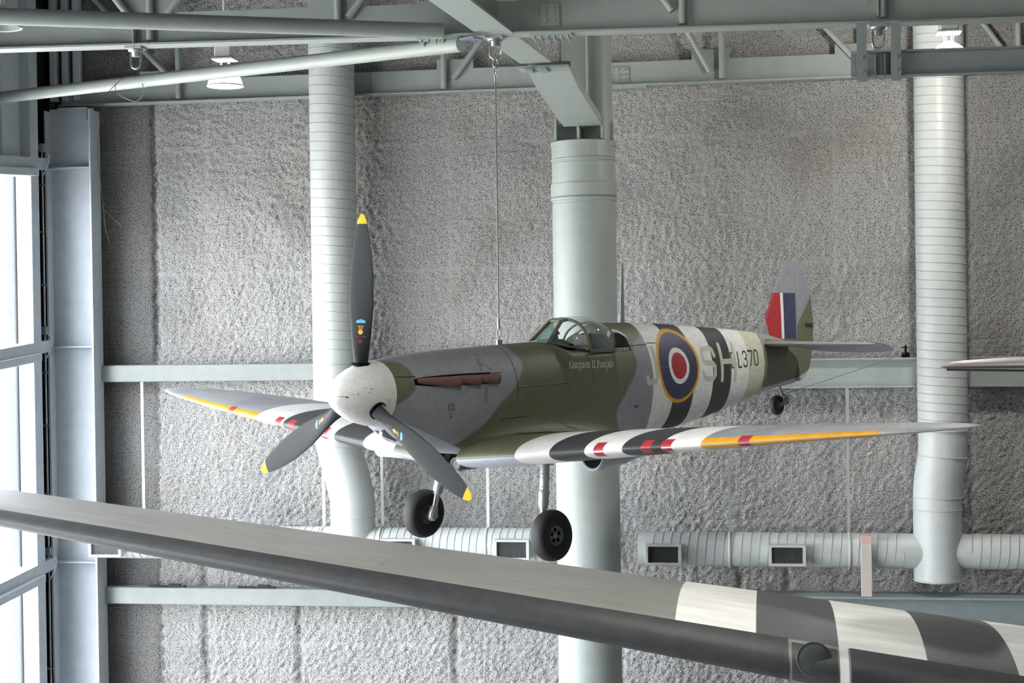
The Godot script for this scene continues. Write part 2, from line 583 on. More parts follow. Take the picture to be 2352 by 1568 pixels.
func naca(c: float, t: float) -> float:
	return 5.0 * t * (0.2969 * sqrt(c) - 0.1260 * c - 0.3516 * c * c + 0.2843 * c * c * c - 0.1036 * c * c * c * c)

func wing_mesh(side: float) -> SurfaceTool:
	var st := st_new()
	var rows := []
	var uvs := []
	var nz := 72
	var nc := 30
	for i in nz + 1:
		var f := float(i) / nz
		var z := 0.30 + (WB - 0.30) * (1.0 - pow(1.0 - f, 1.7))
		var e := wing_edges(z)
		var ch: float = maxf(e[1] - e[0], 0.004)
		var thick := lerpf(0.145, 0.075, clampf((z - 0.6) / 4.9, 0.0, 1.0))
		var yl := -0.645 + 0.0973 * (z - 1.16)
		var inc := lerpf(0.030, -0.006, z / WB)
		var r := PackedVector3Array()
		var u := PackedVector2Array()
		for j in range(-nc, nc + 1):
			var cf := pow(absf(float(j)) / nc, 1.8)
			var up := j <= 0
			var yy := 4.0 * 0.02 * cf * (1.0 - cf) * ch + (naca(cf, thick) if up else -naca(cf, thick) * 0.85) * ch
			r.append(Vector3(e[0] + cf * ch, yl + yy - inc * cf * ch, z * side))
			u.append(Vector2(z / WB, 0.5 * cf if up else 1.0 - 0.5 * cf))
		# the leading edge belongs to both halves
		if side > 0: r.reverse(); u.reverse()
		rows.append(r)
		uvs.append(u)
	loft_into(st, rows, false, false, false, uvs)
	return st

func wing_image(port: bool) -> Image:
	var w := 1280
	var h := 768
	var C := paint_colors()
	var B: Array = [1.14, 1.60, 2.05, 2.51, 2.97, 3.41] if port else [0.67, 1.19, 1.70, 2.20, 2.69, 3.24]
	var tapes: Array = [2.22, 2.79, 3.02, 3.86] if port else [1.90, 2.54, 2.80, 3.82]
	var wob := noise(FastNoiseLite.TYPE_SIMPLEX_SMOOTH, 0.7, 2, 31 if port else 44)
	var grain := noise(FastNoiseLite.TYPE_SIMPLEX_SMOOTH, 5.0, 3, 12)
	var pale := Color8(150, 152, 151)
	var d := PackedByteArray()
	d.resize(w * h * 3)
	for i in w:
		var z := (i + 0.5) / w * WB
		var e := wing_edges(z)
		var ch: float = maxf(e[1] - e[0], 0.02)
		for j in h:
			var v := (j + 0.5) / h
			var up := v < 0.5
			var cf := 2.0 * v if up else 2.0 * (1.0 - v)
			var c: Color = C.under
			if up: c = C.grey if wob.get_noise_2d(z, cf * ch + 0.3) > -0.05 else pale
			if z < B[0]: c = C.green if up else C.under
			elif z < B[5]:
				for k in 5:
					if z >= B[k] and z < B[k + 1]: c = C.white if k % 2 == 0 else C.black
			if z > 3.41 and port or z > 3.24 and not port:
				if z < 5.17 and cf < 0.028 + 0.008 * z / 5.0: c = C.yellow
			for t in tapes:
				if absf(z - t) < 0.06 and cf * ch < 0.085: c = C.red
			var m := 1.0 + 0.05 * grain.get_noise_2d(z, cf * ch)
			# joints between panels: dirt and gap shade put into the colour
			if (absf(z - 5.15) < 0.004 or absf(z - 3.95) < 0.004 and cf > 0.12) and up: m *= 0.6
			if absf(cf - 0.72) * ch < 0.005 and z > 2.9 and z < 5.2: m *= 0.6
			var o := (j * w + i) * 3
			d[o] = clampi(int(c.r * m * 255), 0, 255)
			d[o + 1] = clampi(int(c.g * m * 255), 0, 255)
			d[o + 2] = clampi(int(c.b * m * 255), 0, 255)
	return Image.create_from_data(w, h, false, Image.FORMAT_RGB8, d)

# --- fin and rudder: chordwise rows at each height
const FIN := [[0.30, 7.66, 9.08], [0.46, 7.70, 9.10], [0.56, 7.76, 9.11], [0.70, 7.87, 9.105], [0.91, 8.00, 9.07], [1.08, 8.08, 9.025], [1.22, 8.155, 8.96], [1.36, 8.235, 8.88], [1.44, 8.30, 8.80], [1.495, 8.38, 8.72], [1.525, 8.50, 8.60]]
const RUD := [[-0.15, 8.63, 8.70], [-0.11, 8.63, 8.82], [-0.04, 8.63, 8.93], [0.02, 8.63, 8.99], [0.2, 8.63, 9.06], [0.43, 8.63, 9.10], [0.62, 8.63, 9.11], [0.80, 8.63, 9.09], [0.98, 8.63, 9.05], [1.16, 8.63, 9.00], [1.34, 8.63, 8.89]]
func blade_of(rows_at: Array, thick: Callable) -> SurfaceTool:
	# rows_at: [height, leading x, trailing x]
	var st := st_new()
	var rows := []
	var uvs := []
	for r_ in rows_at:
		var r := PackedVector3Array()
		var u := PackedVector2Array()
		var n := 12
		for j in range(-n, n + 1):
			var cf := absf(float(j)) / n
			cf = cf * cf * (3.0 - 2.0 * cf) * 0.6 + cf * 0.4
			var x: float = lerpf(r_[1], r_[2], cf)
			var z: float = thick.call(x, r_[0]) * (1.0 if j <= 0 else -1.0)
			r.append(Vector3(x, r_[0], z))
			u.append(Vector2((x - 7.6) / 1.6, (1.6 - r_[0]) / 1.8))
		rows.append(r)
		uvs.append(u)
	loft_into(st, rows, true, true, true, uvs)
	return st

func tail_image() -> Image:
	var w := 768
	var h := 864
	var C := paint_colors()
	var wob := noise(FastNoiseLite.TYPE_SIMPLEX_SMOOTH, 1.6, 2, 21)
	var grain := noise(FastNoiseLite.TYPE_SIMPLEX_SMOOTH, 7.0, 3, 12)
	var d := PackedByteArray()
	d.resize(w * h * 3)
	for j in h:
		var y := 1.6 - 1.8 * (j + 0.5) / h
		for i in w:
			var x := 7.6 + 1.6 * (i + 0.5) / w
			var c: Color = C.grey
			var edge := 0.50 + maxf(0.0, x - 8.62) * 1.0 + 0.05 * wob.get_noise_2d(x, y)
			if x > 8.62 and y < edge + 0.12: c = C.green
			if x <= 8.62 and y < 0.47: c = C.green
			if x < 8.60 and y > 0.45 and y < 1.08 and x > 7.885 + maxf(0.0, 0.77 - y) * 0.22: c = C.red if x < 8.235 else (C.white if x < 8.30 else C.blue)
			if y < -0.02 - (8.9 - x) * 0.3: c = C.under
			var m := 1.0 + 0.06 * grain.get_noise_2d(x, y)
			var o := (j * w + i) * 3
			d[o] = clampi(int(c.r * m * 255), 0, 255)
			d[o + 1] = clampi(int(c.g * m * 255), 0, 255)
			d[o + 2] = clampi(int(c.b * m * 255), 0, 255)
	return Image.create_from_data(w, h, false, Image.FORMAT_RGB8, d)

# --- propeller blade
const BLADE := [[0.24, 0.150, 0.150, 45.0], [0.36, 0.155, 0.135, 40.0], [0.50, 0.190, 0.085, 30.0], [0.70, 0.245, 0.055, 20.0], [0.95, 0.298, 0.038, 13.0], [1.20, 0.306, 0.028, 9.0], [1.45, 0.262, 0.020, 6.0], [1.62, 0.208, 0.015, 4.0], [1.74, 0.152, 0.011, 3.0], [1.81, 0.100, 0.008, 3.0], [1.845, 0.050, 0.005, 3.0], [1.855, 0.006, 0.003, 3.0]]
func propeller_blade(ang: float) -> SurfaceTool:
	var st := st_new()
	var rad := Vector3(0, cos(ang), sin(ang))
	var tang := Vector3(0, sin(ang), -cos(ang))
	var ax := Vector3(-1, 0, 0)
	var rows := []
	var uvs := []
	var n := 60
	for i in n + 1:
		var f := 1.0 - pow(1.0 - float(i) / n, 1.5)
		var r := 0.24 + 1.615 * f
		var ch := lerp_table(BLADE, r, 1)
		var th := lerp_table(BLADE, r, 2)
		var b := deg_to_rad(lerp_table(BLADE, r, 3))
		var le := tang * cos(b) + ax * sin(b)
		var fr := ax * cos(b) - tang * sin(b)
		var ring := PackedVector3Array()
		var u := PackedVector2Array()
		for k in 28:
			var t := TAU * k / 28
			var p := Vector3(0.505, 0, 0) + rad * r + le * (cos(t) * ch * 0.5) + fr * (sin(t) * th * 0.5 * (1.0 + 0.25 * cos(t)) + 0.12 * th * sin(t) * sin(t))
			ring.append(p)
			# front of the blade on the left half of the picture
			u.append(Vector2(0.25 - 0.24 * cos(t) if sin(t) >= 0.0 else 0.75 + 0.24 * cos(t), (r - 0.24) / 1.615))
		rows.append(ring)
		uvs.append(u)
	loft_into(st, rows, true, true, false, uvs)
	return st

func blade_image() -> Image:
	# left half: front; u runs from the leading to the trailing edge, v from root to tip
	var w := 512
	var h := 1024
	var img := Image.create_empty(w, h, false, Image.FORMAT_RGB8)
	var grain := noise(FastNoiseLite.TYPE_SIMPLEX_SMOOTH, 0.012, 4, 77)
	var base := Color8(50, 52, 54)
	for j in h:
		for i in w:
			var m := 1.0 + 0.07 * grain.get_noise_2d(i * 2.0, j)
			img.set_pixel(i, j, Color(base.r * m, base.g * m, base.b * m))
	var yellow := Color8(238, 178, 40)
	for i in w:
		for j in range(h - 66, h): img.set_pixel(i, j, yellow)
	# maker's marks: blue wings, orange lines, a round badge, red lines, a ringed letter
	var cx := 138.0
	for s in [0, 1]:
		var ox: float = cx if s == 0 else cx + 256.0
		for j in range(300, 345):
			for i in w:
				var dx := absf(i - ox) / 150.0
				var v := 324.0 - j
				if dx < 0.33 and v < 12.0 and v > -14.0 * (1.0 - dx * 2.6) and not (dx > 0.055 and dx < 0.07): img.set_pixel(i, j, Color8(110, 178, 216))
		for bar in [[288, 295, 0.24], [276, 283, 0.16]]:
			for j in range(bar[0], bar[1]):
				for i in w:
					if absf(i - ox) / 150.0 < bar[2] and (i / 7) % 4 != 3: img.set_pixel(i, j, Color8(214, 160, 90))
		for j in range(236, 272):
			for i in w:
				var e := Vector2((i - ox) / 27.0, (j - 254) / 17.0).length()
				if e < 1.0: img.set_pixel(i, j, Color8(244, 182, 74) if e < 0.62 or e > 0.75 else Color8(224, 150, 50))
		for j in range(222, 227):
			for i in w:
				var q := (i - ox) / 150.0
				if q > -0.32 and q < -0.10 or q > 0.04 and q < 0.46: img.set_pixel(i, j, Color8(150, 60, 78))
		for j in range(178, 208):
			for i in w:
				var e := Vector2((i - ox + 6.0) / 22.0, (j - 193) / 13.0).length()
				if e > 0.78 and e < 1.0 or absf(e - 0.36) < 0.12 and j < 196: img.set_pixel(i, j, Color8(176, 66, 92))
	return img

func spinner_parts(root: Node3D) -> void:
	var prof := [[0.10, 0.0], [0.104, 0.035], [0.115, 0.068], [0.14, 0.108], [0.18, 0.150], [0.24, 0.195], [0.31, 0.237], [0.39, 0.275], [0.48, 0.306], [0.57, 0.328], [0.65, 0.341], [0.695, 0.345]]
	var st := st_new()
	var rows := []
	var uvs := []
	for p in prof:
		var ring := PackedVector3Array()
		var u := PackedVector2Array()
		for k in 65:
			var t := TAU * k / 64
			ring.append(Vector3(p[0], p[1] * cos(t), p[1] * sin(t)))
			u.append(Vector2(float(k) / 64, (p[0] - 0.1) / 0.6))
		rows.append(ring)
		uvs.append(u)
	loft_into(st, rows, false, false, false, uvs)
	var w := 1024
	var h := 384
	var img := Image.create_empty(w, h, false, Image.FORMAT_RGB8)
	var gr := noise(FastNoiseLite.TYPE_SIMPLEX_SMOOTH, 0.02, 4, 51)
	var chips := [[0.125, 95.0, 0.006], [0.14, 94.0, 0.008], [0.155, 94.2, 0.007], [0.168, 93.0, 0.005], [0.185, 95.0, 0.013], [0.235, 86.0, 0.004], [0.277, 86.0, 0.006], [0.358, 72.0, 0.005], [0.41, 76.0, 0.006], [0.375, 84.0, 0.004], [0.40, 83.0, 0.004], [0.60, 99.0, 0.005], [0.61, 104.0, 0.004]]
	for j in h:
		for i in w:
			var m := 1.0 + 0.05 * gr.get_noise_2d(i, j * 1.5)
			img.set_pixel(i, j, Color(0.875 * m, 0.872 * m, 0.855 * m))
	for c in chips:
		var r: float = 0.25
		for j in range(h):
			for i in range(int((c[1] - 8) / 360.0 * w), int((c[1] + 8) / 360.0 * w)):
				var dx: float = 0.1 + 0.6 * (j + 0.5) / h - c[0]
				var dy: float = deg_to_rad(360.0 * i / w - c[1]) * r
				if dx * dx * 0.5 + dy * dy < c[2] * c[2] * (0.8 + 0.9 * gr.get_noise_2d(i * 9.0, j * 9.0)): img.set_pixel(i, j, Color8(58, 56, 52))
	var m := mat(Color.WHITE, 0.42)
	m.albedo_texture = tex(img)
	var sp := part(root, "spinner", st, m, false, "white painted propeller spinner with chipped nose")
	# dark sockets the blades come out of
	for k in 3:
		var a := deg_to_rad(1.39 + 120.0 * k)
		var rad := Vector3(0, cos(a), sin(a))
		var s2 := st_new()
		lathe(s2, Vector3(0.505, 0, 0) + rad * 0.30, rad, [[0.0, 0.0], [0.098, 0.0], [0.098, 0.020], [0.088, 0.026], [0.086, 0.0]], 28)
		part(sp, "blade_socket", s2, M.black, false)
	var s3 := st_new()
	lathe(s3, Vector3(0.695, 0, 0), Vector3(1, 0, 0), [[0.0, 0.0], [0.338, 0.0], [0.338, 0.012]], 48)
	part(sp, "back_plate", s3, M.dark, false)
	var bm := mat(Color.WHITE, 0.62)
	bm.metallic_specular = 0.25
	bm.albedo_texture = tex(blade_image())
	for k in 3:
		part(root, "propeller_blade", propeller_blade(deg_to_rad(1.39 + 120.0 * k)), bm, false, "dark grey propeller blade with yellow tip")

func tailplane(root: Node3D, side: float, skin: Material, under: Material) -> void:
	# fixed tailplane
	var tab := [[0.05, 7.62, 0.085], [0.4, 7.74, 0.075], [0.8, 7.90, 0.062], [1.1, 8.03, 0.052], [1.30, 8.14, 0.044], [1.41, 8.22, 0.036], [1.45, 8.28, 0.020]]
	var hinge := 8.36
	var st := st_new()
	var rows := []
	for i in 25:
		var z := 0.05 + 1.40 * i / 24
		var le := lerp_table(tab, z, 1)
		var th := lerp_table(tab, z, 2)
		var r := PackedVector3Array()
		for k in 24:
			var t := TAU * k / 24
			var cf := 0.5 - 0.5 * cos(t)
			var hz := sqrt(maxf(0.0, 1.0 - pow(clampf((0.55 - cf) / 0.55, 0.0, 1.0), 2.0))) * lerpf(1.0, 0.72, clampf((cf - 0.55) / 0.45, 0.0, 1.0))
			r.append(Vector3(lerpf(le, hinge, cf), 0.385 + signf(sin(t)) * th * 0.5 * hz, z * side))
		rows.append(r)
	loft_into(st, rows, true, true, true)
	var tp := part(root, "tailplane", st, skin, false)
	# drooped elevator with its horn at the tip
	var e := st_new()
	rows = []
	var droop := Basis(Vector3(0, 0, 1), deg_to_rad(-17.0))
	var piv := Vector3(hinge + 0.01, 0.385, 0)
	var tabe := [[0.16, 8.37, 8.66, 0.055], [0.5, 8.37, 8.78, 0.05], [1.0, 8.37, 8.80, 0.042], [1.30, 8.37, 8.77, 0.034], [1.455, 8.37, 8.72, 0.030], [1.47, 8.24, 8.715, 0.026], [1.53, 8.29, 8.67, 0.022], [1.58, 8.37, 8.60, 0.016], [1.60, 8.45, 8.52, 0.008]]
	for a in tabe:
		var r := PackedVector3Array()
		for k in 20:
			var t := TAU * k / 20
			var cf := 0.5 - 0.5 * cos(t)
			var hz := sqrt(clampf(cf / 0.2, 0.0, 1.0)) * (1.0 - 0.9 * clampf((cf - 0.2) / 0.8, 0.0, 1.0))
			var p := Vector3(lerpf(a[1], a[2], cf), 0.385 + signf(sin(t)) * a[3] * 0.5 * hz, 0)
			p = piv + droop * (p - piv)
			p.z = a[0] * side
			r.append(p)
		rows.append(r)
	loft_into(e, rows, true, true, true)
	part(root, "elevator", e, under, false)

func wheel(root: Node3D, called: String, c: Vector3, axis: Vector3, r: float, wd: float, hub_r: float, cover: bool) -> void:
	var st := st_new()
	var prof := []
	var h := wd * 0.5
	prof.append([hub_r, -h * 0.72])
	for k in 25:
		var t := PI * (k / 24.0) - PI / 2
		var rr := hub_r + (r - hub_r) * (0.30 + 0.70 * pow(absf(cos(t)), 0.55))
		var y := h * signf(sin(t)) * pow(absf(sin(t)), 0.8)
		if cover and k > 5 and k < 19 and k % 2 == 0: rr -= 0.006
		prof.append([rr, y])
	prof.append([hub_r, h * 0.72])
	lathe(st, c, axis, prof, 56)
	var ty := part(root, called, st, M.rubber, false, "ribbed black rubber tyre")
	# hub: rim, dish and spokes
	var hb := st_new()
	lathe(hb, c, axis, [[0.0, h * 0.40], [hub_r * 0.28, h * 0.42], [hub_r * 0.32, h * 0.50], [hub_r * 0.9, h * 0.62], [hub_r * 1.02, h * 0.80], [hub_r * 1.06, h * 0.72], [hub_r * 1.0, 0.0], [hub_r * 1.06, -h * 0.72], [hub_r * 1.02, -h * 0.80], [hub_r * 0.9, -h * 0.5], [hub_r * 0.3, -h * 0.30], [0.0, -h * 0.3]], 36)
	var hub := part(ty, "hub", hb, mat(Color(0.42, 0.42, 0.47), 0.45, 0.3), false)
	if cover:
		var f := frame_of(axis)
		for k in 5:
			var t := TAU * k / 5 + 0.3
			var p := c + f * Vector3(cos(t) * hub_r * 0.60, h * 0.575, sin(t) * hub_r * 0.60)
			var s := st_new()
			lathe(s, p, axis, [[0.0, 0.004], [hub_r * 0.19, 0.004], [hub_r * 0.21, -0.004]], 14)
			part(hub, "lightening_hole", s, M.black, false)
		var cp := st_new()
		lathe(cp, c, axis, [[0.0, h * 0.72], [hub_r * 0.16, h * 0.70], [hub_r * 0.22, h * 0.45]], 18)
		part(hub, "hub_cap", cp, M.galv, false)

func gear(root: Node3D, top: Vector3, c: Vector3, side: float) -> void:
	var axis := Vector3(0.0, 0.07, side).normalized()
	var foot := c - axis * 0.135
	var d := (foot - top).normalized()
	var st := st_new()
	var len := top.distance_to(foot)
	tube(st, top, top + d * len * 0.50, 0.052)
	lathe(st, top + d * len * 0.50, d, [[0.052, 0.0], [0.060, 0.01], [0.060, 0.06], [0.055, 0.075], [0.058, 0.10], [0.058, 0.15], [0.046, 0.17], [0.046, 0.20], [0.0, 0.20]], 22)
	var leg := part(root, "undercarriage_leg", st, mat(Color(0.62, 0.63, 0.64), 0.42, 0.55), false, "silver undercarriage leg")
	var s2 := st_new()
	tube(s2, top + d * len * 0.6, foot + d * 0.02, 0.034)
	part(leg, "piston", s2, M.chrome, false)
	var s3 := st_new()
	tube(s3, foot - axis * 0.05, c + axis * 0.02, 0.045)
	lathe(s3, foot - d * 0.10, d, [[0.0, 0.0], [0.044, 0.0], [0.056, 0.05], [0.058, 0.12], [0.045, 0.16], [0.0, 0.165]], 20)
	part(leg, "axle", s3, M.galv, false)
	var s4 := st_new()
	for k in [0.10, 0.32, 0.36, 0.46]: lathe(s4, top + d * len * k, d, [[0.05, 0.0], [0.058, 0.004], [0.058, 0.014], [0.05, 0.018]], 20)
	part(leg, "collar", s4, M.galv, false)
	# towing eye
	var s5 := st_new()
	var e := top + d * len * 0.20 + Vector3(0.06, 0, 0)
	var ring := PackedVector3Array()
	for k in 17: ring.append(e + Vector3(0.055 + 0.026 * cos(TAU * k / 16), 0.026 * sin(TAU * k / 16), 0))
	path_tube(s5, ring, 0.007, 6)
	tube(s5, e - Vector3(0.02, 0, 0), e + Vector3(0.03, 0, 0), 0.016, -1, 10)
	part(leg, "towing_eye", s5, M.galv, false)
	wheel(root, "wheel", c, axis, 0.278, 0.19, 0.105, true)

func arch(x0: float, x1: float, base_y: float, top_y: float, half: float, n := 24) -> PackedVector3Array:
	# an arch from port sill to starboard sill; x0 at the sill, x1 at the top
	var out := PackedVector3Array()
	for k in n + 1:
		var t := PI * k / n
		var y := base_y + (top_y - base_y) * pow(sin(t), 0.80)
		var z := half * signf(cos(t)) * pow(absf(cos(t)), 0.75)
		out.append(Vector3(lerpf(x0, x1, (y - base_y) / (top_y - base_y)), y, z))
	return out

func canopy(root: Node3D, green: Material) -> void:
	# windscreen: two front posts, rear arch and the panes between them
	var top_l := Vector3(3.56, 0.722, 0.085)
	var bot_l := Vector3(3.27, 0.485, 0.14)
	var ra := arch(3.72, 3.66, 0.385, 0.750, 0.395)
	var st := st_new()
	for s in [1.0, -1.0]:
		path_tube(st, PackedVector3Array([Vector3(bot_l.x, bot_l.y, bot_l.z * s), Vector3(top_l.x, top_l.y, top_l.z * s)]), 0.024, 8)
		path_tube(st, PackedVector3Array([Vector3(bot_l.x, bot_l.y, bot_l.z * s), Vector3(3.50, 0.43, 0.29 * s), Vector3(3.72, 0.385, 0.395 * s)]), 0.016, 8)
		path_tube(st, PackedVector3Array([Vector3(top_l.x, top_l.y, top_l.z * s), Vector3(3.66, 0.742, 0.085 * s)]), 0.018, 8)
	path_tube(st, PackedVector3Array([Vector3(top_l.x, top_l.y, top_l.z), Vector3(top_l.x, top_l.y + 0.012, 0), Vector3(top_l.x, top_l.y, -top_l.z)]), 0.020, 8)
	path_tube(st, PackedVector3Array([Vector3(3.25, 0.50, 0.0), Vector3(bot_l.x, bot_l.y, bot_l.z)]), 0.014, 8)
	path_tube(st, PackedVector3Array([Vector3(3.25, 0.50, 0.0), Vector3(bot_l.x, bot_l.y, -bot_l.z)]), 0.014, 8)
	path_tube(st, ra, 0.019, 8)
	var fr := part(root, "windscreen_frame", st, green, false, "green painted windscreen frame")
	var g := st_new(false)
	quad(g, Vector3(bot_l.x, bot_l.y, -bot_l.z), Vector3(bot_l.x, bot_l.y, bot_l.z), Vector3(top_l.x, top_l.y, top_l.z), Vector3(top_l.x, top_l.y, -top_l.z))
	quad(g, Vector3(bot_l.x + 0.03, bot_l.y, -bot_l.z), Vector3(bot_l.x + 0.03, bot_l.y, bot_l.z), Vector3(top_l.x + 0.03, top_l.y, top_l.z), Vector3(top_l.x + 0.03, top_l.y, -top_l.z))
	var gm := mat(Color(0.45, 0.62, 0.60, 0.38), 0.05)
	gm.transparency = BaseMaterial3D.TRANSPARENCY_ALPHA
	part(fr, "windscreen_pane", g, gm, false, "greenish thick front windscreen glass")
	for s in [1.0, -1.0]:
		var q := st_new()
		var ct := Vector3(3.58, 0.575, 0.245 * s)
		var poly := [Vector3(bot_l.x, bot_l.y, bot_l.z * s), Vector3(top_l.x, top_l.y, top_l.z * s)]
		var arc := []
		for k in range(0, 11): arc.append(Vector3(ra[k].x, ra[k].y, ra[k].z * s))
		arc.reverse()
		poly.append_array(arc)
		for k in poly.size(): tri(q, ct, poly[k], poly[(k + 1) % poly.size()])
		part(fr, "windscreen_pane", q, M.canopy, false)
	# blown sliding hood
	var h := st_new()
	var rows := []
	for i in 17:
		var f := i / 16.0
		var bulge := sin(PI * pow(f, 0.9))
		rows.append(arch(lerpf(3.73, 4.14, f), lerpf(3.67, 4.19, f), 0.385, 0.750 + 0.055 * bulge - 0.05 * f, 0.396 + 0.035 * bulge, 32))
	loft_into(h, rows, false)
	var hood := part(root, "canopy_hood", h, M.canopy, false, "clear blown cockpit hood")
	var rl := st_new()
	for s in [1.0, -1.0]: box(rl, Vector3(3.93, 0.378, 0.420 * s), Vector3(0.44, 0.026, 0.018))
	path_tube(rl, arch(4.14, 4.19, 0.385, 0.703, 0.402), 0.014, 8)
	part(hood, "hood_rail", rl, green, false)
	# what shows inside
	var seat := st_new()
	box(seat, Vector3(4.06, 0.47, 0.0), Vector3(0.07, 0.22, 0.26), Basis.IDENTITY, 0.02)
	box(seat, Vector3(4.04, 0.27, 0.0), Vector3(0.08, 0.34, 0.40), Basis.IDENTITY, 0.02)
	part(root, "pilot_seat", seat, mat(Color(0.13, 0.12, 0.11), 0.6), false, "dark padded pilot seat with headrest")
	var pan := st_new()
	plate(pan, Vector3(3.50, 0.36, 0), Vector3(0, 0, 1), Vector3(0, 1, 0), PackedVector2Array([Vector2(-0.33, 0), Vector2(-0.28, 0.10), Vector2(-0.12, 0.16), Vector2(0.12, 0.16), Vector2(0.28, 0.10), Vector2(0.33, 0)]), Vector3(0.05, 0, 0))
	part(root, "instrument_panel", pan, M.black, false)
	var gs := st_new()
	tube(gs, Vector3(3.56, 0.50, 0.0), Vector3(3.56, 0.58, 0.0), 0.035, 0.03, 14)
	box(gs, Vector3(3.56, 0.61, 0), Vector3(0.01, 0.09, 0.09), Basis(Vector3(0, 0, 1), 0.7))
	part(root, "gun_sight", gs, M.dark, false)

# a patch lying proud of the fuselage side
func skin_patch(x0: float, x1: float, shape: Callable, lift: float, side: float) -> SurfaceTool:
	# shape(fx) -> [t0, t1] at each fraction along x
	var st := st_new()
	var rows := []
	for i in 25:
		var f := i / 24.0
		var x := lerpf(x0, x1, f)
		var sf := fus_row(x)
		var r := PackedVector3Array()
		var lim: Array = shape.call(f)
		for j in 9:
			var t: float = lerpf(lim[0], lim[1], j / 8.0)
			var p := fus_point(x, sf[0], sf[1], t)
			var dy := fus_point(x, sf[0], sf[1], t + 0.01) - fus_point(x, sf[0], sf[1], t - 0.01)
			var nrm := Vector3(0, dy.z, -dy.y).normalized()
			p += nrm * lift
			p.z *= side
			r.append(p)
		rows.append(r)
	loft_into(st, rows, false)
	return st

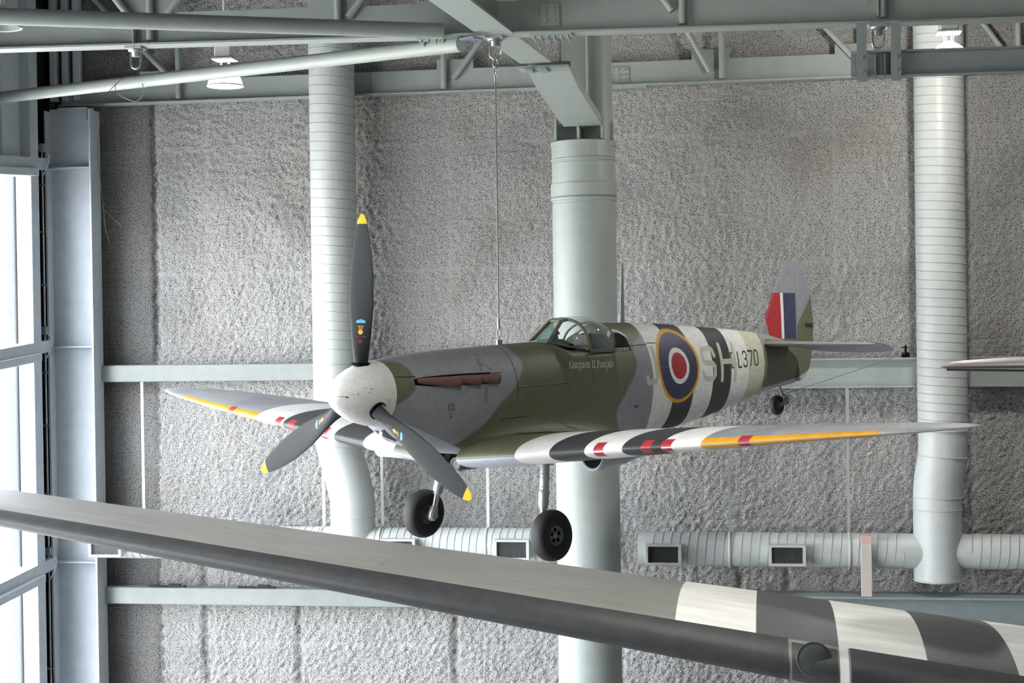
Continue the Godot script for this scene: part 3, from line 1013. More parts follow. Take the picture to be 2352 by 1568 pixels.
func build_fighter() -> void:
	var root := thing("fighter_aeroplane", "camouflaged propeller fighter with roundel and black and white stripes hanging by a cable", "aeroplane", Vector3(-4.3977, 7.3128, -15.9071))
	var aft := Vector3(0.55701, 0, -0.83051)
	var port := Vector3(0.83051, 0, 0.55701)
	var bank := 0.012
	root.basis = Basis(aft, Vector3.UP * cos(bank) + port * sin(bank), port * cos(bank) - Vector3.UP * sin(bank))
	var C := paint_colors()
	print("painting fuselage")
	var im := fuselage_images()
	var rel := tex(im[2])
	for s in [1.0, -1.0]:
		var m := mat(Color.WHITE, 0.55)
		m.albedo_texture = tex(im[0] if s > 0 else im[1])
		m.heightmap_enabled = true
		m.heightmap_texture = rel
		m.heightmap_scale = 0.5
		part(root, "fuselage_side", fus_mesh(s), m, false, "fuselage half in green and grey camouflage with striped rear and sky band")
	print("painting wings")
	for s in [1.0, -1.0]:
		var m := mat(Color.WHITE, 0.5)
		m.albedo_texture = tex(wing_image(s > 0))
		part(root, "wing", wing_mesh(s), m, false, "elliptical wing with black and white stripes and yellow leading edge")
	print("painting tail")
	var tm := mat(Color.WHITE, 0.55)
	tm.albedo_texture = tex(tail_image())
	part(root, "fin", blade_of(FIN.slice(0, 7).map(func(a): return [a[0], a[1], 8.62]) + [[1.335, 8.225, 8.62]], func(x, y): return 0.058 * sqrt(clampf((x - lerp_table(FIN, y, 1)) / 0.35, 0.0, 1.0)) * (1.15 - 0.55 * y) + 0.001), tm, false, "tail fin with red white and blue flash")
	var rd := RUD.duplicate(true)
	rd.append([1.345, 8.245, 8.885]); rd.append([1.44, 8.305, 8.80]); rd.append([1.495, 8.39, 8.72]); rd.append([1.525, 8.50, 8.62])
	var ru := part(root, "rudder", blade_of(rd, func(x, y): return maxf(0.002, (0.052 - 0.026 * y) * clampf((9.12 - x) / 0.5, 0.0, 1.0)) * (1.0 if y < 1.34 else 0.55)), tm, false)
	var tb := st_new()
	box(tb, Vector3(8.99, 0.66, 0.03), Vector3(0.22, 0.012, 0.05), Basis.IDENTITY)
	part(ru, "trim_tab", tb, mat(C.green, 0.55), false)
	var grey := painted(Color8(142, 144, 143), 0.5, 1.5)
	grey.uv1_world_triplanar = false
	var under := mat(C.under, 0.5)
	for s in [1.0, -1.0]: tailplane(root, s, grey, mat(Color8(140, 142, 150), 0.5))
	spinner_parts(root)
	var green := painted(C.green, 0.55, 2.0)
	canopy(root, green)
	# rear view panes behind the hood
	for s in [1.0, -1.0]:
		var q := skin_patch(4.23, 4.55, func(f): return [0.285 - 0.115 * pow(sin(PI * clampf(0.15 + 0.72 * f, 0.0, 1.0)), 0.7), 0.305], 0.004, s)
		var gl := mat(Color(0.16, 0.17, 0.17), 0.06)
		var rw := part(root, "rear_quarter_window", q, gl, false, "dark rear quarter window behind the hood")
		var sl := st_new()
		for k in 6:
			var x := 4.27 + 0.045 * k
			var p := fus_point(x, fus_row(x)[0], fus_row(x)[1], 0.295)
			lathe(sl, Vector3(x, p.y, (p.z + 0.006) * s), Vector3(0, 0.4, s), [[0.014, 0.0], [0.021, 0.004], [0.021, 0.0]], 10)
		part(rw, "lightening_rings", sl, M.white, false)
		var e := skin_patch(4.22, 4.57, func(f): return [0.268 - 0.128 * pow(sin(PI * clampf(0.15 + 0.72 * f, 0.0, 1.0)), 0.7), 0.285 - 0.115 * pow(sin(PI * clampf(0.15 + 0.72 * f, 0.0, 1.0)), 0.7)], 0.005, s)
		part(rw, "window_edging", e, M.white, false)
	# exhausts
	for s in [1.0, -1.0]:
		var slot := skin_patch(0.94, 2.06, func(f): return [0.350 + 0.02 * pow(1.0 - f, 6.0), 0.440 - 0.012 * f - 0.02 * pow(1.0 - f, 8.0)], 0.003, s)
		part(root, "exhaust_slot", slot, M.black, false)
		for k in 3:
			var x0: float = [0.98, 1.46, 1.78][k]
			var x1: float = [1.55, 1.84, 2.12][k]
			var st := st_new()
			var rows := []
			for i in 13:
				var f := i / 12.0
				var x: float = lerpf(x0, x1, f)
				var sc := fus_point(x, fus_row(x)[0], fus_row(x)[1], 0.405)
				var ry := lerpf(0.022, 0.056, pow(f, 0.5))
				var rz := lerpf(0.02, 0.036, f)
				var cy := 0.125 - 0.018 * f + (0.0 if k == 0 else 0.006)
				var ring := PackedVector3Array()
				for m in 18:
					var t := TAU * m / 18
					ring.append(Vector3(x, cy + ry * sin(t), (sc.z + lerpf(-0.01, 0.055, pow(f, 0.7)) + rz * cos(t)) * s))
				rows.append(ring)
			var last: PackedVector3Array = rows[12]
			var inner := PackedVector3Array()
			var mid := Vector3.ZERO
			for p in last: mid += p / 18.0
			for p in last: inner.append(mid + (p - mid) * 0.8 - Vector3(0.03, 0, 0))
			rows.append(inner)
			loft_into(st, rows, true, true, true)
			part(root, "exhaust_stub", st, M.exhaust, false, "rusty brown flared exhaust stub")
	# intake under the nose
	var it := st_new()
	var rows := []
	for a in [[1.90, 0.055, -0.82], [1.88, 0.075, -0.82], [1.94, 0.085, -0.82], [2.2, 0.085, -0.815], [2.7, 0.07, -0.79], [3.0, 0.03, -0.76]]:
		var ring := PackedVector3Array()
		for k in 20:
			var t := TAU * k / 20
			ring.append(Vector3(a[0], a[2] + a[1] * 0.95 * sin(t), a[1] * cos(t)))
		rows.append(ring)
	loft_into(it, rows, true, true, true)
	part(root, "carburettor_intake", it, mat(Color8(84, 86, 90), 0.5), false)
	# oil cooler under the port wing, radiator under the other
	var oc := st_new()
	rows = []
	for a in [[2.60, 0.145, 0.93], [2.50, 0.15, 0.95], [2.49, 0.165, 1.0], [2.56, 0.17, 1.0], [3.0, 0.16, 0.9], [3.5, 0.12, 0.5], [3.8, 0.08, 0.2]]:
		var ring := PackedVector3Array()
		for k in 24:
			var t := TAU * k / 24
			var yt: float = -0.655 + 0.02 * (a[0] - 2.5)
			ring.append(Vector3(a[0], yt + (0.03 * sin(t) if sin(t) > 0 else a[1] * 1.22 * a[2] * sin(t)), 1.43 + a[1] * cos(t)))
		rows.append(ring)
	loft_into(oc, rows, true, false, true)
	var ocp := part(root, "oil_cooler", oc, under, false, "pale round-mouthed oil cooler under the wing")
	var core := st_new()
	var cring := PackedVector2Array()
	for k in 24: cring.append(Vector2(0.152 * cos(TAU * k / 24), 0.03 * sin(TAU * k / 24) if k < 12 else 0.152 * 1.16 * sin(TAU * k / 24)))
	plate(core, Vector3(2.512, -0.655, 1.43), Vector3(0, 0, 1), Vector3(0, 1, 0), cring, Vector3(0.01, 0, 0))
	part(ocp, "cooler_core", core, M.black, false)
	var rb := st_new()
	box(rb, Vector3(2.85, -0.74, -1.55), Vector3(1.0, 0.24, 0.62), Basis(Vector3(0, 0, 1), 0.03), 0.05)
	part(root, "radiator", rb, under, false)
	# undercarriage
	gear(root, Vector3(2.52, -0.62, 0.76), Vector3(2.36, -1.565, 0.98), 1.0)
	gear(root, Vector3(2.42, -0.62, -0.62), Vector3(2.22, -1.46, -0.84), -1.0)
	# tail wheel
	var tl := st_new()
	path_tube(tl, PackedVector3Array([Vector3(8.22, -0.18, 0), Vector3(8.33, -0.33, 0.0), Vector3(8.36, -0.36, 0.055), Vector3(8.19, -0.46, 0.062)]), 0.022, 10)
	path_tube(tl, PackedVector3Array([Vector3(8.33, -0.33, 0.0), Vector3(8.36, -0.36, -0.055), Vector3(8.19, -0.46, -0.062)]), 0.022, 10)
	box(tl, Vector3(8.33, -0.40, 0.062), Vector3(0.10, 0.12, 0.016), Basis(Vector3(0, 0, 1), 0.3))
	part(root, "tail_wheel_leg", tl, mat(Color8(110, 113, 122), 0.5), false)
	wheel(root, "tail_wheel", Vector3(8.19, -0.465, 0.0), Vector3(0, 0, 1), 0.137, 0.095, 0.05, false)
	# aerial mast
	var am := st_new()
	rows = []
	for a in [[0.66, 0.045], [1.0, 0.035], [1.42, 0.018]]:
		var ring := PackedVector3Array()
		for k in 14:
			var t := TAU * k / 14
			ring.append(Vector3(4.80 + 0.01 * (a[0] - 0.66) + a[1] * cos(t), a[0], a[1] * 0.45 * sin(t)))
		rows.append(ring)
	loft_into(am, rows, true, true, true)
	part(root, "aerial_mast", am, mat(Color8(150, 150, 155), 0.5), false)
	var dm := st_new()
	lathe(dm, Vector3(5.22, 0.685, 0), Vector3.UP, [[0.0, 0.03], [0.05, 0.026], [0.085, 0.01], [0.10, -0.02]], 20)
	part(root, "identification_light", dm, mat(Color8(205, 200, 188), 0.4), false)
	# lifting lug
	var lg := st_new()
	box(lg, Vector3(2.60, 0.49, 0), Vector3(0.08, 0.07, 0.02))
	part(root, "lifting_lug", lg, M.galv, false)

# ---------------------------------------------------------------- the hall
func wall_back() -> void:
	var root := structure("wall_back")
	var x0 := -11.60
	var x1 := 5.6
	var y1 := 14.0
	var dx := 0.027
	var nx := int((x1 - x0) / dx)
	var ny := int(y1 / dx)
	var lump := noise(FastNoiseLite.TYPE_SIMPLEX_SMOOTH, 9.0, 3, 2)
	var pit := noise(FastNoiseLite.TYPE_CELLULAR, 12.0, 1, 4)
	pit.cellular_return_type = FastNoiseLite.RETURN_DISTANCE2_SUB
	var patch := noise(FastNoiseLite.TYPE_SIMPLEX_SMOOTH, 0.35, 3, 6)
	var warm := noise(FastNoiseLite.TYPE_SIMPLEX_SMOOTH, 0.5, 2, 16)
	var wander := noise(FastNoiseLite.TYPE_SIMPLEX_SMOOTH, 1.5, 2, 17)
	var verts := PackedVector3Array()
	var cols := PackedColorArray()
	var ids := PackedInt32Array()
	var joints := [[-9.07, 0.0, 4.2], [-7.49, 0.0, 3.6], [-4.92, 0.0, 3.6], [-0.45, 3.8, 4.4], [0.28, 3.8, 4.5], [-9.82, 7.5, 11.8], [-2.3, 0.0, 3.6], [2.4, 3.9, 4.2]]
	for j in ny + 1:
		var y := j * dx
		for i in nx + 1:
			var x := x0 + i * dx
			var pv := pit.get_noise_2d(x, y)
			var d := 0.026 * lump.get_noise_2d(x, y) + 0.026 * pv + 0.03 * patch.get_noise_2d(x * 2.0, y * 2.0)
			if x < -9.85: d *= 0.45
			var stain := 0.0
			for q in joints:
				var gx: float = absf(x - q[0] - 0.03 * wander.get_noise_1d(y * 2.0 + q[0]))
				if gx < 0.09 and y > q[1] and y < q[2]:
					d -= 0.035 * (1.0 - gx / 0.09)
					if gx < 0.05: stain = maxf(stain, 0.85 + 0.6 * wander.get_noise_2d(x * 6.0, y * 6.0))
			verts.append(Vector3(x, y, -25.4 + d))
			var m := 1.0 + 0.38 * patch.get_noise_2d(x, y) + 0.10 * lump.get_noise_2d(x * 0.7 + 9.0, y * 0.7)
			m *= 1.0 - 0.5 * stain
			if x < -9.80 + 0.05 * wander.get_noise_1d(y * 3.0): m *= 0.50  # smoother, darker coating, with the shade beside the post painted in
			var wm := 0.035 * warm.get_noise_2d(x, y)
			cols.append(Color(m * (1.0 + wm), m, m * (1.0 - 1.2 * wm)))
	for j in ny:
		for i in nx:
			var a := j * (nx + 1) + i
			var b := a + nx + 1
			ids.append_array([a, b, b + 1, a, b + 1, a + 1])
	var arr := []
	arr.resize(Mesh.ARRAY_MAX)
	arr[Mesh.ARRAY_VERTEX] = verts
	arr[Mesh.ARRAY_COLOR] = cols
	arr[Mesh.ARRAY_INDEX] = ids
	var st := SurfaceTool.new()
	st.create_from_arrays(arr)
	var img := noise(FastNoiseLite.TYPE_SIMPLEX_SMOOTH, 0.06, 4, 61).get_seamless_image(1024, 1024)
	var cel := noise(FastNoiseLite.TYPE_CELLULAR, 0.045, 2, 62)
	cel.cellular_return_type = FastNoiseLite.RETURN_DISTANCE2_SUB
	var im2 := cel.get_seamless_image(1024, 1024)
	img.convert(Image.FORMAT_L8)
	im2.convert(Image.FORMAT_L8)
	var a := img.get_data()
	var b := im2.get_data()
	var hgt := PackedByteArray()
	var alb := PackedByteArray()
	hgt.resize(a.size())
	alb.resize(a.size() * 3)
	for i in a.size():
		var v := 0.80 * a[i] / 255.0 + 0.20 * b[i] / 255.0
		hgt[i] = int(v * 255)
		var dark := smoothstep(0.20, 0.42, v)
		var c := 0.655 + 0.16 * (a[i] / 255.0 - 0.5) - 0.26 * (1.0 - smoothstep(0.22, 0.37, v))  # speckled tone, with the shade inside the pits put into it
		alb[i * 3] = int(clampf(c * 1.0, 0, 1) * 255)
		alb[i * 3 + 1] = int(clampf(c * 0.995, 0, 1) * 255)
		alb[i * 3 + 2] = int(clampf(c * 0.98, 0, 1) * 255)
	var m := mat(Color(1, 1, 1), 0.95)
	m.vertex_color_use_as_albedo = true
	m.albedo_texture = tex(Image.create_from_data(1024, 1024, false, Image.FORMAT_RGB8, alb))
	m.uv1_triplanar = true
	m.uv1_world_triplanar = true
	m.uv1_scale = Vector3.ONE * 0.5
	m.heightmap_enabled = true
	m.heightmap_texture = tex(Image.create_from_data(1024, 1024, false, Image.FORMAT_L8, hgt))
	m.heightmap_scale = 2.2
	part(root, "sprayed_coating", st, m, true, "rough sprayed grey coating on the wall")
	var bk := st_new(false)
	box(bk, Vector3(2.2, 7.0, -25.7), Vector3(28.0, 14.4, 0.3))
	box(bk, Vector3(10.8, 7.0, -25.45), Vector3(10.4, 14.4, 0.2))
	part(root, "wall_core", bk, M.plaster)

func shell() -> void:
	var f := structure("floor")
	var st := st_new(false)
	box(st, Vector3(2.2, -0.15, -7.0), Vector3(29.0, 0.3, 38.0))
	part(f, "floor_slab", st, M.floor)
	var c := structure("ceiling")
	st = st_new(false)
	box(st, Vector3(2.2, 14.3, -7.0), Vector3(29.0, 0.3, 38.0))
	part(c, "roof_deck", st, M.ceiling)
	var r := structure("wall_right")
	st = st_new(false)
	box(st, Vector3(16.2, 7.0, -7.0), Vector3(0.3, 14.4, 37.6))
	part(r, "wall_panel", st, M.plaster)
	var b := structure("wall_front")
	st = st_new(false)
	box(st, Vector3(2.2, 7.0, 11.6), Vector3(28.6, 14.4, 0.3))
	part(b, "wall_panel", st, M.plaster)

# the glazed side wall: mullions, raked transoms and panes
func glazing() -> void:
	var w := structure("window_1")
	var rake := 0.07
	var rail_y := [0.95, 4.21, 7.71, 10.63]
	var bays := 8
	var pitch := 2.24
	var zs := []
	for k in bays + 1: zs.append(-24.29 + pitch * k)
	for z in zs:
		var st := st_new(false)
		box(st, Vector3(-11.49, 7.0, z), Vector3(0.28, 14.0, 0.28), Basis.IDENTITY, 0.008)
		part(w, "mullion", st, M.frame_lit_blue)
	for k in bays:
		var za: float = zs[k] + 0.14
		var zb: float = zs[k + 1] - 0.14
		var zm := (za + zb) / 2
		var prev := 0.0
		for i in rail_y.size():
			var y: float = rail_y[i] - rake * minf(zm + 24.4, 4.0)
			var tilt := Basis(Vector3.RIGHT, atan(rake)) if zm < -20.0 else Basis.IDENTITY
			var st := st_new(false)
			var ext := 0.30 if k == 0 else 0.0
			box(st, Vector3(-11.46, y + 0.06, zm - ext), Vector3(0.22, 0.19, zb - za + 0.3 + ext * 1.2), tilt)
			var tr := part(w, "transom", st, M.frame_lit_blue)
			var s2 := st_new(false)
			box(s2, Vector3(-11.40, y - 0.095, zm - 0.02), Vector3(0.25, 0.13, zb - za + 0.24), tilt, 0.01)
			part(tr, "transom_sill", s2, M.frame_lit_blue)
			# pane below this rail
			var lo := prev
			var hi: float = y + 0.1
			var p := st_new(false)
			box(p, Vector3(-11.62, (lo + hi) / 2, zm), Vector3(0.012, hi - lo, zb - za + 0.1))
			part(w, "pane", p, M.pane)
			var gk := st_new(false)
			for e in [za + 0.03, zb - 0.03]: box(gk, Vector3(-11.61, (lo + hi) / 2, e), Vector3(0.02, hi - lo - 0.1, 0.025))
			part(w, "gasket", gk, M.dark)
			prev = y - 0.1
		var inf := st_new(false)
		box(inf, Vector3(-11.56, (prev + 14.0) / 2, zm), Vector3(0.08, 14.0 - prev, zb - za + 0.2))
		part(w, "infill_panel", inf, M.frame_lit_blue)
		var rib := st_new(false)
		box(rib, Vector3(-11.51, (prev + 14.0) / 2, za + 0.42), Vector3(0.03, 13.6 - prev, 0.5), Basis.IDENTITY, 0.006)
		part(w, "panel_rib", rib, M.frame_lit_blue)
	# the strip between the glazing and the back wall
	var s := structure("wall_left")
	var st := st_new(false)
	box(st, Vector3(-11.75, 7.0, -25.0), Vector3(0.3, 14.4, 1.2))
	part(s, "closing_panel", st, M.dark)  # near-black colour stands in for the shade in this gap
	var z1: float = zs[bays] + 0.2
	st = st_new(false)
	box(st, Vector3(-11.75, 7.0, (z1 + 11.6) / 2), Vector3(0.3, 14.4, maxf(11.6 - z1, 0.1)))
	part(s, "end_panel", st, M.plaster)
	# cladding above the corner post
	st = st_new(false)
	for q in [[-11.42, 0.12], [-11.22, 0.10], [-11.02, 0.12]]: box(st, Vector3(q[0], 12.9, -25.22), Vector3(q[1], 2.3, 0.12), Basis.IDENTITY, 0.01)
	part(s, "corner_cladding", st, M.frame_lit_blue)

func corner_post() -> void:
	var root := thing("steel_post", "pale blue grey steel H-section post with stiffener plates beside the glazing", "post", Vector3(-11.05, 0, -25.0))
	var st := st_new(false)
	box(st, Vector3(-11.05, 5.8, -25.02), Vector3(0.74, 11.6, 0.025))
	part(root, "web", st, M.frame_lit_blue)
	for x in [-11.41, -10.66]:
		var s := st_new(false)
		box(s, Vector3(x, 5.78, -25.0), Vector3(0.035, 11.56, 0.38), Basis.IDENTITY, 0.004)
		part(root, "flange", s, M.frame_lit_blue)
	for y in [0.9, 4.28, 7.75, 10.63]:
		var s := st_new(false)
		box(s, Vector3(-11.04, y, -24.91), Vector3(0.72, 0.022, 0.2))
		part(root, "stiffener_plate", s, M.frame_lit_blue)
	var p := st_new(false)
	box(p, Vector3(-11.02, 11.52, -24.99), Vector3(0.50, 0.20, 0.03))
	var sp := part(root, "splice_plate", p, M.frame_lit_blue)
	for k in 4:
		var b := st_new(false)
		lathe(b, Vector3(-11.20 + 0.115 * k, 11.53, -24.975), Vector3(0, 0, 1), [[0.022, 0.0], [0.022, 0.022], [0.0, 0.022]], 6, false)
		part(sp, "bolt", b, M.frame_lit_blue)

func conduit() -> void:
	var root := thing("cable_conduit", "thin grey conduit with junction boxes running up beside the steel post", "conduit", Vector3(-11.42, 0, -24.72))
	var st := st_new()
	tube(st, Vector3(-11.40, 0.2, -24.66), Vector3(-11.40, 10.9, -24.66), 0.018, -1, 10)
	part(root, "pipe", st, M.galv)
	for y in [4.48, 8.02, 10.95]:
		var b := st_new(false)
		box(b, Vector3(-11.39, y, -24.65), Vector3(0.09, 0.13, 0.10), Basis.IDENTITY, 0.01)
		part(root, "junction_box", b, M.galv if y < 10 else M.steel_grey)
		var c := st_new()
		path_tube(c, smooth_path([Vector3(-11.34, y - 0.05, -24.62), Vector3(-11.25, y - 0.12, -24.6), Vector3(-11.27, y - 0.28, -24.6), Vector3(-11.37, y - 0.45, -24.62)], 14), 0.008, 6)
		part(root, "flexible_lead", c, M.white)
	for y in [2.6, 5.4, 6.5, 7.35, 8.75, 9.6, 10.35]:
		var c := st_new(false)
		box(c, Vector3(-11.40, y, -24.65), Vector3(0.09, 0.025, 0.05))
		part(root, "pipe_clip", c, M.chrome)

# ---------------------------------------------------------------- steelwork
func i_beam(root: Node3D, a: Vector3, b: Vector3, h: float, fw: float, ft: float, m: Material, names := ["web", "top_flange", "bottom_flange"]) -> void:
	# a, b: ends of the underside's middle line
	var d := (b - a).normalized()
	var side := d.cross(Vector3.UP).normalized()
	var bs := Basis(d, side.cross(d), side)
	var mid := (a + b) / 2
	var l := a.distance_to(b)
	var st := st_new(false)
	box(st, mid + bs.y * h * 0.5, Vector3(l, h - 2 * ft, 0.018), bs)
	part(root, names[0], st, m)
	if names[1] != "":
		st = st_new(false)
		box(st, mid + bs.y * (h - ft * 0.5), Vector3(l, ft, fw), bs, 0.003)
		part(root, names[1], st, m)
	st = st_new(false)
	box(st, mid + bs.y * ft * 0.5, Vector3(l, ft, fw), bs, 0.003)
	part(root, names[2], st, m)

func bolt_plate(root: Node3D, c: Vector3, w: float, h: float, cols: int, rows: int) -> void:
	var st := st_new(false)
	box(st, c, Vector3(w, h, 0.022), Basis.IDENTITY, 0.003)
	var p := part(root, "splice_plate", st, M.steel)
	for i in cols:
		for j in rows:
			var b := st_new(false)
			lathe(b, c + Vector3((i - (cols - 1) * 0.5) * w / (cols + 0.3), (j - (rows - 1) * 0.5) * h / (rows + 0.2), 0.011), Vector3(0, 0, 1), [[0.018, 0.0], [0.018, 0.02], [0.0, 0.02]], 6, false)
			part(p, "bolt", b, M.steel)

func hanging_bolts(root: Node3D, x0: float, x1: float, y: float, z: float) -> void:
	var st := st_new(false)
	box(st, Vector3((x0 + x1) / 2, y - 0.012, z), Vector3(x1 - x0, 0.024, 0.22))
	var p := part(root, "flange_splice", st, M.steel)
	for k in 6:
		var x := lerpf(x0 + 0.04, x1 - 0.04, k / 5.0)
		for dz in [-0.07, 0.07]:
			var b := st_new(false)
			lathe(b, Vector3(x, y - 0.024, z + dz), Vector3.DOWN, [[0.020, 0.0], [0.020, 0.022], [0.012, 0.022], [0.012, 0.045], [0.0, 0.045]], 6, false)
			part(p, "bolt", b, M.steel_grey)

func truss_wall() -> void:
	var z := -25.20
	var root := thing("roof_truss", "green grey plate truss against the sprayed wall with tube web members", "truss", Vector3(-3.0, 11.66, z))
	var st := st_new(false)
	# lower chord: plate with raised tabs where the tubes land
	var poly := PackedVector2Array([Vector2(-11.3, 11.68), Vector2(5.4, 11.68), Vector2(5.4, 12.04)])
	for q in [4.30, 1.40, -0.76, -4.75, -9.66]:
		for e in [[q + 0.29, 12.04], [q + 0.29, 12.19], [q - 0.29, 12.19], [q - 0.29, 12.04]]: poly.append(Vector2(e[0], e[1]))
	poly.append(Vector2(-11.3, 12.04))
	plate(st, Vector3(0, 0, z), Vector3.RIGHT, Vector3.UP, poly, Vector3(0, 0, -0.02))
	part(root, "chord_web", st, M.steel)
	st = st_new(false)
	box(st, Vector3(-2.95, 11.675, z), Vector3(16.7, 0.03, 0.22), Basis.IDENTITY, 0.004)
	part(root, "chord_flange", st, M.steel)
	st = st_new(false)
	box(st, Vector3(-2.95, 13.7, z), Vector3(16.7, 0.36, 0.05))
	part(root, "top_chord", st, M.steel)
	for x in [3.78, 1.52, -0.59, -4.92, -9.27]:
		st = st_new()
		tube(st, Vector3(x, 11.72, z + 0.075), Vector3(x, 13.6, z + 0.075), 0.045)
		part(root, "tube_post", st, M.steel)
	for q in [[0.95, 12.46, 1.40, 11.95], [-1.10, 12.46, -0.77, 11.83], [-4.32, 12.46, -4.77, 11.87], [-9.98, 12.66, -9.42, 12.08], [3.2, 12.5, 3.62, 11.9]]:
		st = st_new()
		var a := Vector3(q[0], q[1], z + 0.075)
		var b := Vector3(q[2], q[3], z + 0.075)
		tube(st, b, a + (a - b).normalized() * 1.35, 0.045)
		part(root, "tube_diagonal", st, M.steel)
	bolt_plate(root, Vector3(-2.13, 11.84, z + 0.012), 0.23, 0.25, 2, 3)
	hanging_bolts(root, -3.78, -3.30, 11.66, z)
	st = st_new(false)
	box(st, Vector3(-2.2, 11.645, z), Vector3(0.9, 0.03, 0.22))
	part(root, "flange_splice", st, M.steel)

func truss_near() -> void:
	var z := -18.0
	var root := thing("roof_girder", "green grey girder carrying the lifting rings with its web in shade", "girder", Vector3(-2.9, 11.23, z))
	var yb := func(x): return 11.258 - 0.0119 * (x + 3.0)
	var poly := PackedVector2Array([Vector2(-11.3, yb.call(-11.3)), Vector2(6.0, yb.call(6.0)), Vector2(6.0, yb.call(6.0) + 0.36)])
	for q in [4.6, 1.20, -0.95, -4.80, -7.0]:
		for e in [[q + 0.29, 0.36], [q + 0.29, 0.54], [q - 0.29, 0.54], [q - 0.29, 0.36]]: poly.append(Vector2(q + (e[0] - q), yb.call(e[0]) + e[1]))
	poly.append(Vector2(-11.3, yb.call(-11.3) + 0.36))
	var cw := st_new(false)
	plate(cw, Vector3(0, 0, z + 0.009), Vector3.RIGHT, Vector3.UP, poly, Vector3(0, 0, -0.018))
	part(root, "chord_web", cw, M.steel)
	cw = st_new(false)
	box(cw, Vector3(-2.65, yb.call(-2.65) - 0.014, z), Vector3(17.3, 0.028, 0.26), Basis(Vector3(0, 0, 1), -0.0119), 0.004)
	part(root, "chord_flange", cw, M.steel)
	cw = st_new(false)
	box(cw, Vector3(-2.65, 13.7, z), Vector3(17.3, 0.36, 0.05))
	part(root, "top_chord", cw, M.steel)
	bolt_plate(root, Vector3(-2.31, 11.44, z + 0.02), 0.22, 0.25, 2, 3)
	hanging_bolts(root, -3.80, -3.30, 11.235, z)
	hanging_bolts(root, -2.52, -2.06, 11.222, z)
	for q in [[-0.84, 11.27], [1.30, 11.25], [-6.95, 11.34], [-4.72, 11.32]]:
		var st := st_new()
		tube(st, Vector3(q[0], q[1], z + 0.055), Vector3(q[0], 13.9, z + 0.055), 0.043)
		part(root, "tube_post", st, M.steel)
	for q in [[-0.95, 11.42, -1.75, 12.6], [1.17, 11.45, 0.4, 12.6], [-7.1, 11.5, -7.8, 12.4], [-6.85, 11.5, -6.2, 12.3], [-4.6, 11.5, -3.9, 12.4]]:
		var st := st_new()
		tube(st, Vector3(q[0], q[1], z + 0.055), Vector3(q[2], q[3], z + 0.055), 0.043)
		part(root, "tube_diagonal", st, M.steel)
	for x in [-7.14, 1.25]:
		var st := st_new(false)
		box(st, Vector3(x, 11.43, z), Vector3(0.016, 0.34, 0.22))
		part(root, "stiffener_plate", st, M.steel)

func cross_girder() -> void:
	# runs towards the viewer from the column head
	var root := thing("cross_girder", "light grey girder running out over the hall from the haunch of the round column", "girder", Vector3(-2.75, 11.235, -19.98))
	var a := Vector3(-2.75, 11.235, -19.98)
	var b := Vector3(-3.42, 11.235, -11.0)
	i_beam(root, a, b, 0.6, 0.40, 0.03, M.steel, ["girder_web", "girder_top_flange", "girder_bottom_flange"])

